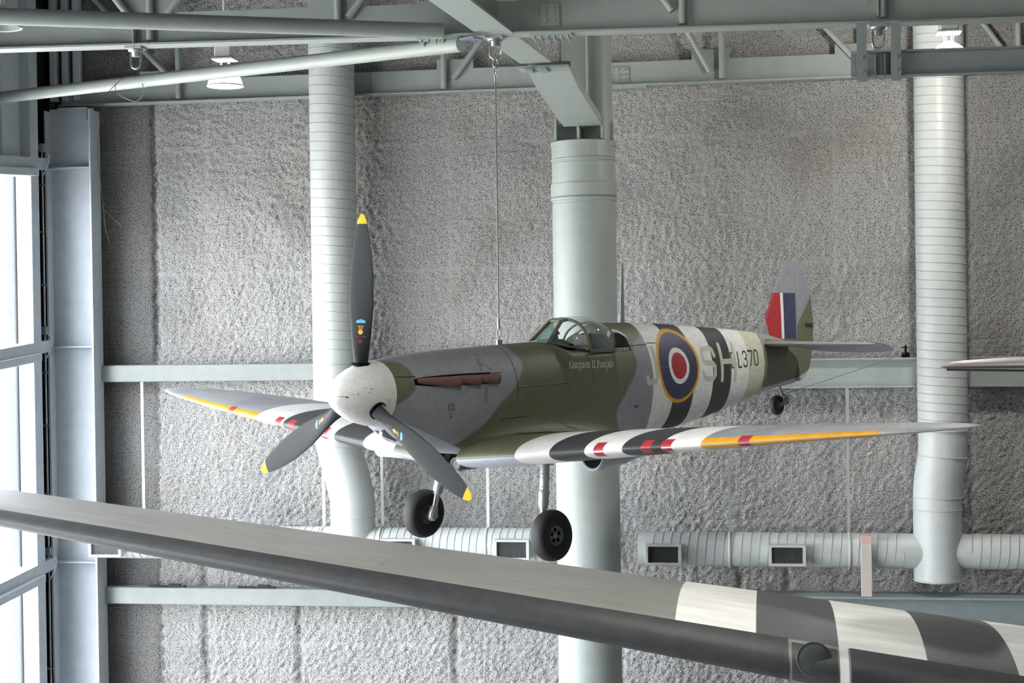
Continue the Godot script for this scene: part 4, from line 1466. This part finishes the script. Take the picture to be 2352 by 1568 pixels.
func round_column() -> void:
	var c := Vector3(-2.535, 0, -23.3)
	var root := thing("round_column", "tall round grey green steel column with banded collar and sloping haunch at its head", "column", c)
	var st := st_new()
	lathe(st, c, Vector3.UP, [[0.457, 0.0], [0.457, 9.72]], 64)
	part(root, "shaft", st, M.steel)
	st = st_new()
	lathe(st, c, Vector3.UP, [[0.457, 9.72], [0.452, 9.735], [0.452, 9.755], [0.472, 9.765], [0.474, 9.80], [0.450, 9.815], [0.474, 9.83], [0.474, 10.0], [0.470, 10.01], [0.456, 10.012], [0.456, 10.30], [0.450, 10.31], [0.450, 10.325], [0.468, 10.335], [0.468, 10.36], [0.45, 10.37], [0.457, 10.385], [0.457, 10.53]], 64, false)
	part(root, "collar", st, M.steel)
	st = st_new(false)
	lathe(st, c, Vector3.UP, [[0.0, 10.53], [0.468, 10.53], [0.468, 10.60], [0.455, 10.61], [0.0, 10.61]], 64, false)
	part(root, "cap_plate", st, M.steel)
	for x in [-0.36, -0.03, 0.30]:
		st = st_new(false)
		box(st, c + Vector3(x, 10.74 + (0.03 if absf(x) > 0.1 else -0.03), 0.12), Vector3(0.03, 0.30 if absf(x) > 0.1 else 0.2, 0.56 if absf(x) < 0.2 else 0.42))
		part(root, "gusset", st, M.steel)
	st = st_new(false)
	box(st, c + Vector3(0, 10.75, -0.05), Vector3(0.86, 0.28, 0.025))
	part(root, "gusset", st, M.steel)
	st = st_new()
	tube(st, c + Vector3(0.17, 10.61, -0.15), c + Vector3(0.17, 14.1, -0.15), 0.24, -1, 40)
	part(root, "upper_post", st, M.steel)
	# haunch reaching up to the cross girder
	st = st_new(false)
	box(st, Vector3(-2.66, 11.19, -20.15), Vector3(0.62, 0.035, 0.30))
	var pl := part(root, "haunch_plate", st, M.steel)
	for x in [-2.84, -2.66]:
		var s := st_new(false)
		box(s, Vector3(x, 11.16, -20.1), Vector3(0.09, 0.03, 0.26))
		part(pl, "haunch_bolt_row", s, M.steel_grey)
	# sloping haunch: a plate with two cheeks
	st = st_new(false)
	var rows := []
	for e in [[Vector3(-2.62, 11.17, -20.25), 0.27], [Vector3(-2.60, 11.05, -20.9), 0.27], [Vector3(-2.50, 10.80, -22.95), 0.27]]:
		var m: Vector3 = e[0]
		var h: float = e[1]
		rows.append(PackedVector3Array([m + Vector3(-h, 0, 0), m + Vector3(h, 0, 0), m + Vector3(h, 0.12, 0), m + Vector3(-h, 0.12, 0)]))
	loft_into(st, rows, true, true, true)
	part(root, "haunch", st, M.steel)
	st = st_new(false)
	plate(st, Vector3(-2.5, 0, 0), Vector3(0, 0, 1), Vector3.UP, PackedVector2Array([Vector2(-23.2, 10.86), Vector2(-20.3, 11.25), Vector2(-20.3, 11.8), Vector2(-23.2, 13.4)]), Vector3(0.03, 0, 0))
	part(root, "haunch_web", st, M.steel)

func brace_tubes() -> void:
	var st := st_new()
	tube(st, Vector3(-9.6, 11.165, -14.45), Vector3(-3.50, 11.28, -17.82), 0.086, -1, 32)
	var o := solo("brace_tube", st, M.steel, "grey roof brace tube crossing in front of the shaded girder web", "tube")
	st = st_new()
	tube(st, Vector3(-11.2, 11.50, -22.85), Vector3(-3.30, 11.14, -17.90), 0.086, -1, 32)
	solo("brace_tube", st, M.steel, "pale roof brace tube sloping past the bright high-bay lamp", "tube")
	st = st_new(false)
	box(st, Vector3(-3.17, 11.175, -17.80), Vector3(0.20, 0.022, 0.16), Basis(Vector3.UP, -0.55))
	solo("brace_gusset", st, mat(Color8(120, 130, 145), 0.5), "small bluish gusset plate at the end of the brace tube", "plate")

func wall_rails() -> void:
	var st := st_new(false)
	box(st, Vector3(-6.95, 7.305, -25.22), Vector3(7.6, 0.27, 0.24), Basis.IDENTITY, 0.01)
	solo("wall_rail", st, M.girt, "plain pale box rail on the wall at the height of the far wing tip", "rail")
	var r := thing("wall_girder", "grey I-section girder on the wall behind the tailplane", "girder", Vector3(1.6, 6.98, -25.2))
	i_beam(r, Vector3(-2.3, 6.98, -25.2), Vector3(5.5, 6.98, -25.2), 0.45, 0.24, 0.03, M.steel)
	st = st_new(false)
	box(st, Vector3(-6.75, 3.705, -25.22), Vector3(7.8, 0.27, 0.24), Basis.IDENTITY, 0.01)
	var lo := solo("wall_rail", st, M.girt, "plain pale box rail low on the wall above the cracked joints", "rail")
	var r2 := thing("ledge_girder", "grey I-section girder low on the wall under the duct with the pinkish post", "girder", Vector3(2.0, 3.5, -24.6))
	i_beam(r2, Vector3(-1.8, 3.47, -24.6), Vector3(5.5, 3.47, -24.6), 0.47, 0.52, 0.03, M.steel_grey)
	for q in [[-9.6, "dark steel clip on the low pale rail, the one beside the steel post"], [-8.1, "dark steel clip on the low pale rail, the one farther from the steel post"]]:
		var x: float = q[0]
		var s := st_new(false)
		box(s, Vector3(x, 3.855, -25.15), Vector3(0.62, 0.03, 0.05))
		box(s, Vector3(x + 0.12, 3.875, -25.15), Vector3(0.18, 0.04, 0.06))
		solo("rail_clip", s, M.dark, q[1], "clip", "clips on the low wall rail")
	st = st_new(false)
	box(st, Vector3(1.44, 4.385, -24.385), Vector3(0.155, 0.88, 0.075), Basis.IDENTITY, 0.006)
	var p := thing("short_post", "short pinkish post standing on the low girder before the duct", "post", Vector3(1.44, 3.94, -24.385))
	part(p, "post_shaft", st, M.pink)
	st = st_new(false)
	box(st, Vector3(1.44, 4.79, -24.385), Vector3(0.162, 0.10, 0.082), Basis.IDENTITY, 0.004)
	part(p, "post_cap", st, M.pink_cap)

func hung_channel() -> void:
	var z := -17.80
	var r := thing("hung_channel", "grey steel channel hung by two straps below the roof girder", "channel beam", Vector3(1.2, 10.55, z))
	var st := st_new(false)
	box(st, Vector3(3.9, 10.70, z), Vector3(5.9, 0.27, 0.014), Basis(Vector3(0, 0, 1), -0.006))
	part(r, "channel_web", st, M.steel_grey)
	for y in [10.575, 10.835]:
		st = st_new(false)
		box(st, Vector3(3.9, y, z + 0.045), Vector3(5.9, 0.018, 0.10), Basis(Vector3(0, 0, 1), -0.006), 0.003)
		part(r, "channel_flange", st, M.steel_grey)
	for x in [1.06, 1.415]:
		st = st_new(false)
		box(st, Vector3(x, 10.84, z + 0.11), Vector3(0.105, 0.62, 0.014))
		box(st, Vector3(x, 11.14, z + 0.02), Vector3(0.105, 0.014, 0.2))
		var s := part(r, "hanger_strap", st, M.steel_grey)
		for y in [10.64, 10.78]:
			var b := st_new(false)
			lathe(b, Vector3(x, y, z + 0.117), Vector3(0, 0, 1), [[0.018, 0.0], [0.018, 0.016], [0.009, 0.016], [0.009, 0.03], [0.0, 0.03]], 6, false)
			part(s, "bolt", b, M.galv)
	st = st_new(false)
	for q in [1.20, 1.30]: box(st, Vector3(q, 10.70, z + 0.05), Vector3(0.01, 0.25, 0.09))
	part(r, "channel_stiffener", st, M.steel_grey)

func lifting_ring(x: float, label: String) -> void:
	var y := 11.235 - 0.0119 * (x + 3.0)
	var c := Vector3(x, y, -18.0)
	var r := thing("lifting_ring", label, "lifting ring", c, "")
	var st := st_new(false)
	box(st, c + Vector3(0, -0.015, 0), Vector3(0.20, 0.03, 0.20), Basis.IDENTITY, 0.004)
	part(r, "swivel_plate", st, M.steel)
	st = st_new()
	lathe(st, c, Vector3.DOWN, [[0.085, 0.03], [0.085, 0.055], [0.06, 0.06], [0.045, 0.065], [0.045, 0.115], [0.03, 0.12], [0.0, 0.12]], 20)
	part(r, "swivel", st, M.galv)
	st = st_new()
	var pts := [Vector3(-0.058, -0.07, 0), Vector3(-0.060, -0.14, 0), Vector3(-0.055, -0.20, 0)]
	for k in range(1, 8): pts.append(Vector3(-0.055 * cos(PI * k / 8), -0.205 - 0.05 * sin(PI * k / 8), 0))
	pts.append_array([Vector3(0.055, -0.20, 0), Vector3(0.060, -0.14, 0), Vector3(0.058, -0.07, 0)])
	var path := PackedVector3Array()
	for p in pts: path.append(c + p)
	path_tube(st, path, 0.013, 10)
	part(r, "bail", st, M.chrome)

func cables() -> void:
	var top := Vector3(-2.935, 10.985, -18.0)
	var bot := Vector3(-2.9495, 7.87, -18.066)
	var r := thing("lifting_cable", "thin steel cable with hooks from the lifting ring down to the fighter", "cable", bot)
	var st := st_new()
	tube(st, bot + Vector3(0, 0.10, 0), top - Vector3(0, 0.24, 0), 0.0085, -1, 8)
	part(r, "wire_rope", st, M.wire)
	st = st_new()
	var loop := PackedVector3Array()
	for k in 17: loop.append(top + Vector3(0.028 * sin(TAU * k / 16), -0.05 + 0.05 * cos(TAU * k / 16), 0))
	path_tube(st, loop, 0.009, 8)
	loop = PackedVector3Array()
	for k in 17: loop.append(top + Vector3(0.012 * sin(TAU * k / 16), -0.13 + 0.055 * cos(TAU * k / 16), 0.02 * sin(TAU * k / 16)))
	path_tube(st, loop, 0.009, 8)
	part(r, "shackle", st, M.chrome)
	st = st_new()
	tube(st, top - Vector3(0, 0.18, 0), top - Vector3(0, 0.26, 0), 0.018, 0.014, 10)
	part(r, "top_ferrule", st, M.galv)
	st = st_new()
	tube(st, bot + Vector3(0, 0.09, 0), bot + Vector3(0, 0.20, 0), 0.015, -1, 10)
	part(r, "bottom_ferrule", st, M.galv)
	st = st_new()
	loop = PackedVector3Array()
	for k in 17: loop.append(bot + Vector3(0.022 * sin(TAU * k / 16), 0.045 + 0.05 * cos(TAU * k / 16), 0))
	path_tube(st, loop, 0.008, 8)
	part(r, "bottom_hook", st, M.galv)
	# tail stay and its clamp
	var tw := Vector3(0.26, 6.98, -22.75)
	st = st_new()
	path_tube(st, smooth_path([Vector3(0.22, 6.985, -22.86), Vector3(1.15, 7.24, -23.7), Vector3(2.07, 7.50, -24.9)], 20), 0.0045, 6)
	solo("tail_stay_wire", st, M.wire, "thin wire from the tail wheel to the clamp on the wall girder", "wire")
	var cl := thing("beam_clamp", "small black clamp standing on the wall girder by the right duct", "clamp", Vector3(2.10, 7.43, -25.15))
	st = st_new(false)
	box(st, Vector3(2.10, 7.46, -25.15), Vector3(0.11, 0.09, 0.10), Basis.IDENTITY, 0.006)
	part(cl, "clamp_body", st, M.black)
	st = st_new()
	tube(st, Vector3(2.10, 7.50, -25.15), Vector3(2.10, 7.62, -25.15), 0.018, 0.012, 10)
	box(st, Vector3(2.09, 7.58, -25.15), Vector3(0.08, 0.02, 0.02))
	part(cl, "clamp_screw", st, M.black)
	# loose wires in the corner
	st = st_new()
	path_tube(st, smooth_path([Vector3(-10.53, 11.70, -25.08), Vector3(-10.62, 10.97, -25.05), Vector3(-10.57, 10.30, -25.05), Vector3(-10.54, 9.97, -25.05), Vector3(-10.51, 9.65, -25.05), Vector3(-10.45, 9.45, -25.05)], 24), 0.005, 6)
	path_tube(st, PackedVector3Array([Vector3(-10.54, 9.97, -25.05), Vector3(-10.22, 9.67, -25.05)]), 0.004, 6)
	solo("loose_wire", st, M.wire, "loose forked wire dangling before the wall beside the steel post", "wire")
	st = st_new()
	path_tube(st, smooth_path([Vector3(-8.80, 11.10, -20.9), Vector3(-8.66, 11.30, -20.98), Vector3(-8.50, 11.455, -21.05), Vector3(-8.66, 11.32, -21.05), Vector3(-8.54, 11.17, -20.95), Vector3(-8.30, 11.08, -20.9), Vector3(-8.20, 11.17, -20.88), Vector3(-8.22, 11.32, -20.9), Vector3(-8.34, 11.42, -20.97)], 40), 0.005, 6)
	solo("wire_loop", st, M.wire, "loop of loose wire wound round the sloping brace tube", "wire")

func high_bay(x: float, y: float, z: float, lit: bool, label: String, energy := 0.0, side_glow := 0.0) -> void:
	# y: rim of the bell
	var r := thing("high_bay_lamp", label, "lamp", Vector3(x, y, z))
	var st := st_new(false)
	box(st, Vector3(x, y + 0.47, z), Vector3(0.24, 0.18, 0.22), Basis.IDENTITY, 0.02)
	part(r, "ballast_box", st, M.white)
	st = st_new(false)
	box(st, Vector3(x, y + 0.365, z), Vector3(0.30, 0.03, 0.28), Basis.IDENTITY, 0.006)
	part(r, "mounting_plate", st, M.white)
	for k in 4:
		st = st_new()
		tube(st, Vector3(x + 0.08 * cos(TAU * k / 4 + 0.6), y + 0.36, z + 0.08 * sin(TAU * k / 4 + 0.6)), Vector3(x + 0.06 * cos(TAU * k / 4 + 0.6), y + 0.24, z + 0.06 * sin(TAU * k / 4 + 0.6)), 0.006, -1, 6)
		part(r, "neck_rod", st, M.white)
	st = st_new()
	tube(st, Vector3(x, y + 0.56, z), Vector3(x, 14.15, z), 0.02, -1, 8)
	part(r, "hanging_rod", st, M.white)
	st = st_new()
	lathe(st, Vector3(x, y, z), Vector3.UP, [[0.245, 0.0], [0.235, 0.04], [0.215, 0.10], [0.18, 0.16], [0.13, 0.205], [0.08, 0.23], [0.06, 0.25], [0.0, 0.252]], 36)
	part(r, "glass_bell", st, M.glow if lit else M.steel_grey, true, "glowing glass bell" if lit else "")
	st = st_new()
	lathe(st, Vector3(x, y, z), Vector3.UP, [[0.243, 0.004], [0.256, -0.008], [0.252, 0.012], [0.243, 0.004]], 36)
	part(r, "rim_ring", st, M.white)
	if lit:
		# light that the open mouth throws down, and what the glass lets out sideways
		var l := SpotLight3D.new()
		l.name = "lamp_light"
		r.add_child(l)
		l.position = Vector3(0, 0.02, 0)
		l.rotation_degrees.x = -90.0
		l.spot_angle = 62.0
		l.spot_angle_attenuation = 1.0
		l.light_color = Color(1.0, 0.985, 0.95)
		l.light_energy = energy
		l.light_size = 0.2
		l.spot_range = 40.0
		l.spot_attenuation = 2.0
		l.shadow_enabled = true
		if side_glow > 0.0:
			var g := OmniLight3D.new()
			g.name = "bell_light"
			r.add_child(g)
			g.position = Vector3(0, 0.08, 0)
			g.light_color = Color(1.0, 0.985, 0.95)
			g.light_energy = side_glow
			g.light_size = 0.15
			g.omni_range = 40.0
			g.omni_attenuation = 2.0
			g.shadow_enabled = true

# ---------------------------------------------------------------- ducts
func spiral(st: SurfaceTool, a: Vector3, b: Vector3, r: float, pitch: float) -> void:
	var f := frame_of(b - a)
	var n := int(a.distance_to(b) / pitch)
	var pts := PackedVector3Array()
	var per := 28
	for k in n * per + 1:
		var t := TAU * k / per
		pts.append(a + (b - a).normalized() * (pitch * k / per) + f * Vector3(cos(t) * r, 0, sin(t) * r))
	path_tube(st, pts, 0.0065, 4)

func grille(root: Node3D, x: float, y: float, z: float) -> void:
	var st := st_new(false)
	for s in [-1, 1]:
		box(st, Vector3(x, y + s * 0.138, z), Vector3(0.54, 0.036, 0.14), Basis.IDENTITY, 0.004)
		box(st, Vector3(x + s * 0.248, y, z), Vector3(0.045, 0.245, 0.14), Basis.IDENTITY, 0.004)
	var g := part(root, "grille_frame", st, M.duct)
	st = st_new(false)
	box(st, Vector3(x, y, z - 0.05), Vector3(0.46, 0.25, 0.01))
	part(g, "grille_back", st, M.black)
	st = st_new(false)
	for k in 23: box(st, Vector3(x - 0.215 + 0.0195 * k, y, z + 0.015), Vector3(0.0065, 0.245, 0.03))
	part(g, "louvres", st, M.louvre).set_meta("kind", "stuff")

func ducts() -> void:
	var z := -24.70
	# left: riser with an offset, and the run along the wall
	var l := thing("air_duct", "white spiral air duct riser left of the fighter with its run along the wall", "duct", Vector3(-6.6, 4.4, z))
	var st := st_new()
	tube(st, Vector3(-6.615, 6.45, z), Vector3(-6.615, 14.1, z), 0.355, -1, 48)
	part(l, "riser_pipe", st, M.duct)
	st = st_new()
	spiral(st, Vector3(-6.615, 7.6, z), Vector3(-6.615, 14.0, z), 0.355, 0.145)
	part(l, "spiral_seam", st, M.seam)
	st = st_new()
	path_tube(st, smooth_path([Vector3(-6.615, 6.50, z), Vector3(-6.60, 6.20, z), Vector3(-6.50, 5.82, z), Vector3(-6.40, 5.42, z), Vector3(-6.38, 5.15, z), Vector3(-6.38, 4.30, z)], 40), 0.348, 48)
	part(l, "offset_bend", st, M.duct)
	for q in [[-6.615, 7.42, 0.365, 0.0], [-6.60, 6.16, 0.362, 0.12], [-6.40, 5.36, 0.356, 0.05], [-6.38, 5.05, 0.355, 0.0]]:
		st = st_new()
		lathe(st, Vector3(q[0], q[1], z), Vector3(q[3], 1, 0), [[0.34, -0.014], [q[2], -0.012], [q[2], 0.012], [0.34, 0.014]], 48)
		part(l, "joint_ring", st, M.duct)
	st = st_new()
	tube(st, Vector3(-10.6, 4.64, z), Vector3(-2.9, 4.62, z), 0.262, -1, 40)
	part(l, "header_pipe", st, M.duct)
	st = st_new()
	spiral(st, Vector3(-10.6, 4.64, z), Vector3(-6.75, 4.63, z), 0.262, 0.115)
	spiral(st, Vector3(-6.0, 4.63, z), Vector3(-2.9, 4.62, z), 0.262, 0.115)
	part(l, "header_seam", st, M.seam)
	for x in [-3.82, -5.58, -10.3, -8.0]: grille(l, x, 4.60, z + 0.335)
	# right
	var r := thing("air_duct", "white spiral air duct riser behind the port wing tip with its run along the wall", "duct", Vector3(2.55, 4.1, z))
	st = st_new()
	tube(st, Vector3(2.585, 6.35, z), Vector3(2.585, 14.1, z), 0.362, -1, 48)
	part(r, "riser_pipe", st, M.duct)
	st = st_new()
	spiral(st, Vector3(2.585, 6.45, z), Vector3(2.585, 14.0, z), 0.362, 0.128)
	part(r, "spiral_seam", st, M.seam)
	st = st_new()
	path_tube(st, smooth_path([Vector3(2.585, 6.38, z), Vector3(2.57, 6.0, z), Vector3(2.51, 5.6, z), Vector3(2.495, 5.2, z), Vector3(2.495, 4.14, z)], 36), 0.352, 48)
	part(r, "offset_bend", st, M.duct)
	for q in [[2.585, 6.36, 0.370, 0.0], [2.575, 5.98, 0.362, 0.06], [2.50, 5.38, 0.360, 0.02], [2.495, 5.2, 0.358, 0.0], [2.495, 4.16, 0.360, 0.0]]:
		st = st_new()
		lathe(st, Vector3(q[0], q[1], z), Vector3(q[3], 1, 0), [[0.34, -0.012], [q[2], -0.010], [q[2], 0.010], [0.34, 0.012]], 48)
		part(r, "joint_ring", st, M.duct)
	st = st_new()
	tube(st, Vector3(-1.925, 4.585, z), Vector3(5.4, 4.565, z), 0.258, -1, 40)
	part(r, "header_pipe", st, M.duct)
	st = st_new()
	spiral(st, Vector3(-1.70, 4.585, z), Vector3(2.10, 4.58, z), 0.258, 0.132)
	spiral(st, Vector3(2.95, 4.575, z), Vector3(5.4, 4.565, z), 0.258, 0.132)
	part(r, "header_seam", st, M.seam)
	for x in [-1.53, 0.295]: grille(r, x, 4.545, z + 0.33)
	for q in [[-9.82, 4.64], [-6.86, 4.63], [-5.92, 4.63], [-4.25, 4.62], [-0.55, 4.58], [1.21, 4.58]]:
		st = st_new(false)
		var hi: float = 7.18 if q[0] < -2.5 else 6.99
		box(st, Vector3(q[0], (q[1] + 0.262 + hi) / 2, z - 0.05), Vector3(0.045, hi - q[1] - 0.262, 0.006))
		var t := part(l if q[0] < -2.5 else r, "hanger_strap", st, M.duct if q[0] < -2.5 else M.steel)
		st = st_new()
		lathe(st, Vector3(q[0], q[1], z), Vector3.RIGHT, [[0.262, -0.022], [0.270, -0.022], [0.270, 0.022], [0.262, 0.022]], 32)
		part(t, "strap_loop", st, M.duct)

# ---------------------------------------------------------------- the transport's wing in front
func big_le(s: float) -> Vector3:
	return Vector3(-0.09 - s, 5.50 + 0.112 * s, -12.1 - 0.277 * s)

func big_chord(s: float) -> float:
	var c := 3.45 - 0.195 * s
	if s > 8.2: c *= sqrt(maxf(0.0, 1.0 - pow((s - 8.2) / 2.3, 2.0)))
	return maxf(c, 0.02)

func big_point(s: float, cf: float, up: bool, lift := 0.0) -> Vector3:
	var c := big_chord(s)
	var th := lerpf(0.15, 0.11, clampf((s + 3.0) / 11.0, 0.0, 1.0))
	var y := 4.0 * 0.018 * cf * (1.0 - cf) * c + (naca(cf, th) if up else -naca(cf, th) * 0.9) * c
	var p := big_le(s)
	if s > 8.2: p.z -= (3.45 - 0.195 * s - c) * 0.35
	p += Vector3(0, y - 0.03 * cf * c, -cf * c)
	if lift > 0.0:
		var e := 0.004
		var a := sqrt(maxf(cf, 0.0))
		p += Vector3(0, (1.0 if up else -1.0) * lift * minf(1.0, a * 5.0), lift * (1.0 - minf(1.0, a * 3.5)))
	return p

func big_skin(s0: float, s1: float, ns: int, c_up: float, c_lo: float, lift: float, closed := false) -> SurfaceTool:
	var st := st_new()
	var rows := []
	var uvs := []
	var nc := 26
	for i in ns + 1:
		var s := lerpf(s0, s1, float(i) / ns)
		var r := PackedVector3Array()
		var u := PackedVector2Array()
		for j in range(-nc, nc + 1):
			var k := pow(absf(float(j)) / nc, 2.0)
			var cf := k * (c_up if j <= 0 else c_lo)
			r.append(big_point(s, cf, j <= 0, lift))
			u.append(Vector2((s + 3.0) / 13.5, 0.5 - 0.5 * sqrt(cf) if j <= 0 else 0.5 + 0.5 * sqrt(cf)))
		rows.append(r)
		uvs.append(u)
	loft_into(st, rows, false, false, false, uvs)
	return st

func transport_wing() -> void:
	var root := thing("transport_wing", "long dark wing of a larger aeroplane with white stripes and black leading edge boot", "aeroplane wing", Vector3(-0.09, 5.3, -12.1))
	var w := 2048
	var h := 768
	var d := PackedByteArray()
	d.resize(w * h * 3)
	var gr := noise(FastNoiseLite.TYPE_SIMPLEX_SMOOTH, 1.4, 4, 91)
	var st_n := noise(FastNoiseLite.TYPE_SIMPLEX_SMOOTH, 0.8, 3, 92)
	var spot := noise(FastNoiseLite.TYPE_CELLULAR, 2.2, 1, 93)
	for j in h:
		var v := (j + 0.5) / h
		var up := v < 0.5
		var cf := pow(absf(v - 0.5) * 2.0, 2.0)
		for i in w:
			var s := -3.0 + 13.5 * (i + 0.5) / w
			var ch := big_chord(s)
			var c := Color8(126, 126, 121) if up else Color8(118, 120, 122)
			var white := (s > 0.0 and s < 0.61) or (s > -1.22 and s < -0.61) or s < -1.83
			var dark := (s > -0.61 and s <= 0.0) or (s > -1.83 and s <= -1.22)
			if up and cf > 0.062:
				if white: c = Color8(228, 228, 221)
				elif dark: c = Color8(78, 78, 79)
			if s < -0.60 and s > -0.665: c = Color8(228, 228, 221)
			var m := 1.0 + 0.07 * gr.get_noise_2d(s * 0.6, cf * ch * 5.0) + 0.05 * st_n.get_noise_2d(s, cf * ch)
			if white and up and spot.get_noise_2d(s * 2.0, cf * ch * 2.0) < -0.985: m *= 0.45
			if up and (absf(s - 7.55) < 0.006 or absf(s - 3.1) < 0.004 and cf > 0.1 and cf < 0.2): m *= 0.75
			var o := (j * w + i) * 3
			d[o] = clampi(int(c.r * m * 255), 0, 255)
			d[o + 1] = clampi(int(c.g * m * 255), 0, 255)
			d[o + 2] = clampi(int(c.b * m * 255), 0, 255)
	var m := mat(Color.WHITE, 0.48)
	m.albedo_texture = tex(Image.create_from_data(w, h, false, Image.FORMAT_RGB8, d))
	part(root, "wing_skin", big_skin(-3.0, 10.48, 150, 1.0, 1.0, 0.0), m)
	var bm := painted(Color8(50, 52, 54), 0.55, 0.6, M.grime)
	for q in [[-0.235, 7.5, 70], [7.57, 9.6, 20], [-3.0, -0.68, 20]]:
		part(root, "de_icing_boot", big_skin(q[0], q[1], q[2], 0.062, 0.05, 0.006), bm, true, "black rubber boot along the leading edge")
	# landing light let into the leading edge
	var hs := big_skin(-0.585, -0.26, 12, 0.050, 0.05, 0.005)
	var hp := part(root, "light_housing", hs, mat(Color8(40, 43, 43), 0.5))
	var ls := st_new()
	var c := big_point(-0.42, 0.012, true, 0.012)
	var nrm := Vector3(0, 0.35, 1.0).normalized()
	lathe(ls, c, nrm, [[0.0, 0.004], [0.06, 0.006], [0.105, 0.002], [0.118, -0.004], [0.125, 0.006], [0.130, -0.02]], 36)
	part(hp, "lamp_reflector", ls, mat(Color8(74, 80, 79), 0.35))
	var gl := big_skin(-0.60, -0.245, 12, 0.054, 0.05, 0.03)
	part(hp, "lens_cover", gl, M.cover, true, "clear curved landing light cover")

func other_wing() -> void:
	var st := st_new()
	var rows := []
	for i in 25:
		var f := i / 24.0
		var x := 1.14 + 2.4 * f
		var c := 0.30 + 1.0 * sqrt(f * (2.0 - f))
		if i == 0: c = 0.02
		var th := 0.115 * c
		var r := PackedVector3Array()
		for k in 28:
			var t := TAU * k / 28
			var cf := 0.5 - 0.5 * cos(t)
			r.append(Vector3(x, 7.685 + 0.012 * f + (naca(cf, 0.11) * c * (1.0 if sin(t) >= 0 else -0.8)), -11.0 + 0.0 * f + 0.12 * sqrt(f) - cf * c))
		rows.append(r)
	loft_into(st, rows, true, true, true)
	var root := thing("far_wing_tip", "dark brownish wing tip of another aeroplane before the right duct", "aeroplane wing", Vector3(2.0, 7.6, -11.2))
	part(root, "tip_skin", st, painted(Color8(112, 106, 108), 0.45, 2.0))
	var e := st_new()
	path_tube(e, smooth_path([Vector3(1.18, 7.672, -10.99), Vector3(1.6, 7.665, -10.915), Vector3(2.3, 7.66, -10.895), Vector3(3.5, 7.66, -10.885)], 24), 0.012, 10)
	part(root, "leading_edge_strip", e, mat(Color8(58, 54, 58), 0.45))

# ---------------------------------------------------------------- everything
func _ready() -> void:
	rng.seed = 7
	# camera, sky, exposure
	var cam := Camera3D.new()
	cam.name = "camera"
	add_child(cam)
	cam.transform = Transform3D(Basis(Vector3(0.988121, -0.014298, -0.153014), Vector3(0.012598, 0.999848, -0.012070), Vector3(0.153163, 0.009998, 0.988150)).orthonormalized(), Vector3(0, 8, 0))
	cam.fov = 2.0 * rad_to_deg(atan(784.0 / 3740.0))
	cam.near = 0.05
	cam.far = 200.0
	cam.current = true
	var env := Environment.new()
	env.background_mode = Environment.BG_SKY
	var sm := ProceduralSkyMaterial.new()
	sm.sky_top_color = Color(0.93, 0.955, 1.0)
	sm.sky_horizon_color = Color(0.97, 0.98, 1.0)
	sm.ground_horizon_color = Color(0.90, 0.92, 0.94)
	sm.ground_bottom_color = Color(0.72, 0.72, 0.71)
	sm.energy_multiplier = 26.0
	var sky := Sky.new()
	sky.sky_material = sm
	env.sky = sky
	env.tonemap_mode = Environment.TONE_MAPPER_LINEAR
	env.tonemap_exposure = 1.0
	env.sdfgi_enabled = true
	env.ssao_enabled = true
	env.ssil_enabled = true
	var we := WorldEnvironment.new()
	we.name = "world_environment"
	we.environment = env
	add_child(we)
	make_materials()
	# structure
	shell()
	wall_back()
	glazing()
	print("shell done")
	corner_post()
	round_column()
	truss_wall()
	truss_near()
	cross_girder()
	brace_tubes()
	wall_rails()
	hung_channel()
	ducts()
	# objects
	build_fighter()
	print("fighter done")
	transport_wing()
	other_wing()
	high_bay(-7.26, 11.33, -21.5, true, "lit white high-bay lamp with glass bell behind the sloping brace tube", 2.0, 0.6)
	high_bay(2.38, 11.30, -21.5, true, "lit white high-bay lamp above the hung channel before the right duct", 10.0, 9.0)
	high_bay(-8.34, 11.38, -17.0, false, "unlit high-bay lamp beside the brace tube in the corner")
	high_bay(-6.6, 11.35, -13.0, true, "added unseen high-bay lamp over the nose of the fighter", 12.0)  # this and the next three: unseen lamps added to brighten fighter and long wing
	high_bay(-1.2, 11.35, -13.2, true, "added unseen high-bay lamp over the port wing of the fighter", 15.0, 2.0)
	high_bay(2.6, 11.35, -9.5, true, "added unseen high-bay lamp over the striped part of the long wing", 20.0, 3.0)
	high_bay(-4.4, 11.35, -8.5, true, "added unseen high-bay lamp over the middle of the long wing", 15.0)
	lifting_ring(-7.15, "empty lifting ring under the girder beside the lit lamp")
	lifting_ring(-2.935, "lifting ring carrying the cable of the fighter")
	lifting_ring(1.25, "empty lifting ring under the girder between two hanger straps")
	conduit()
	cables()
	print("done")
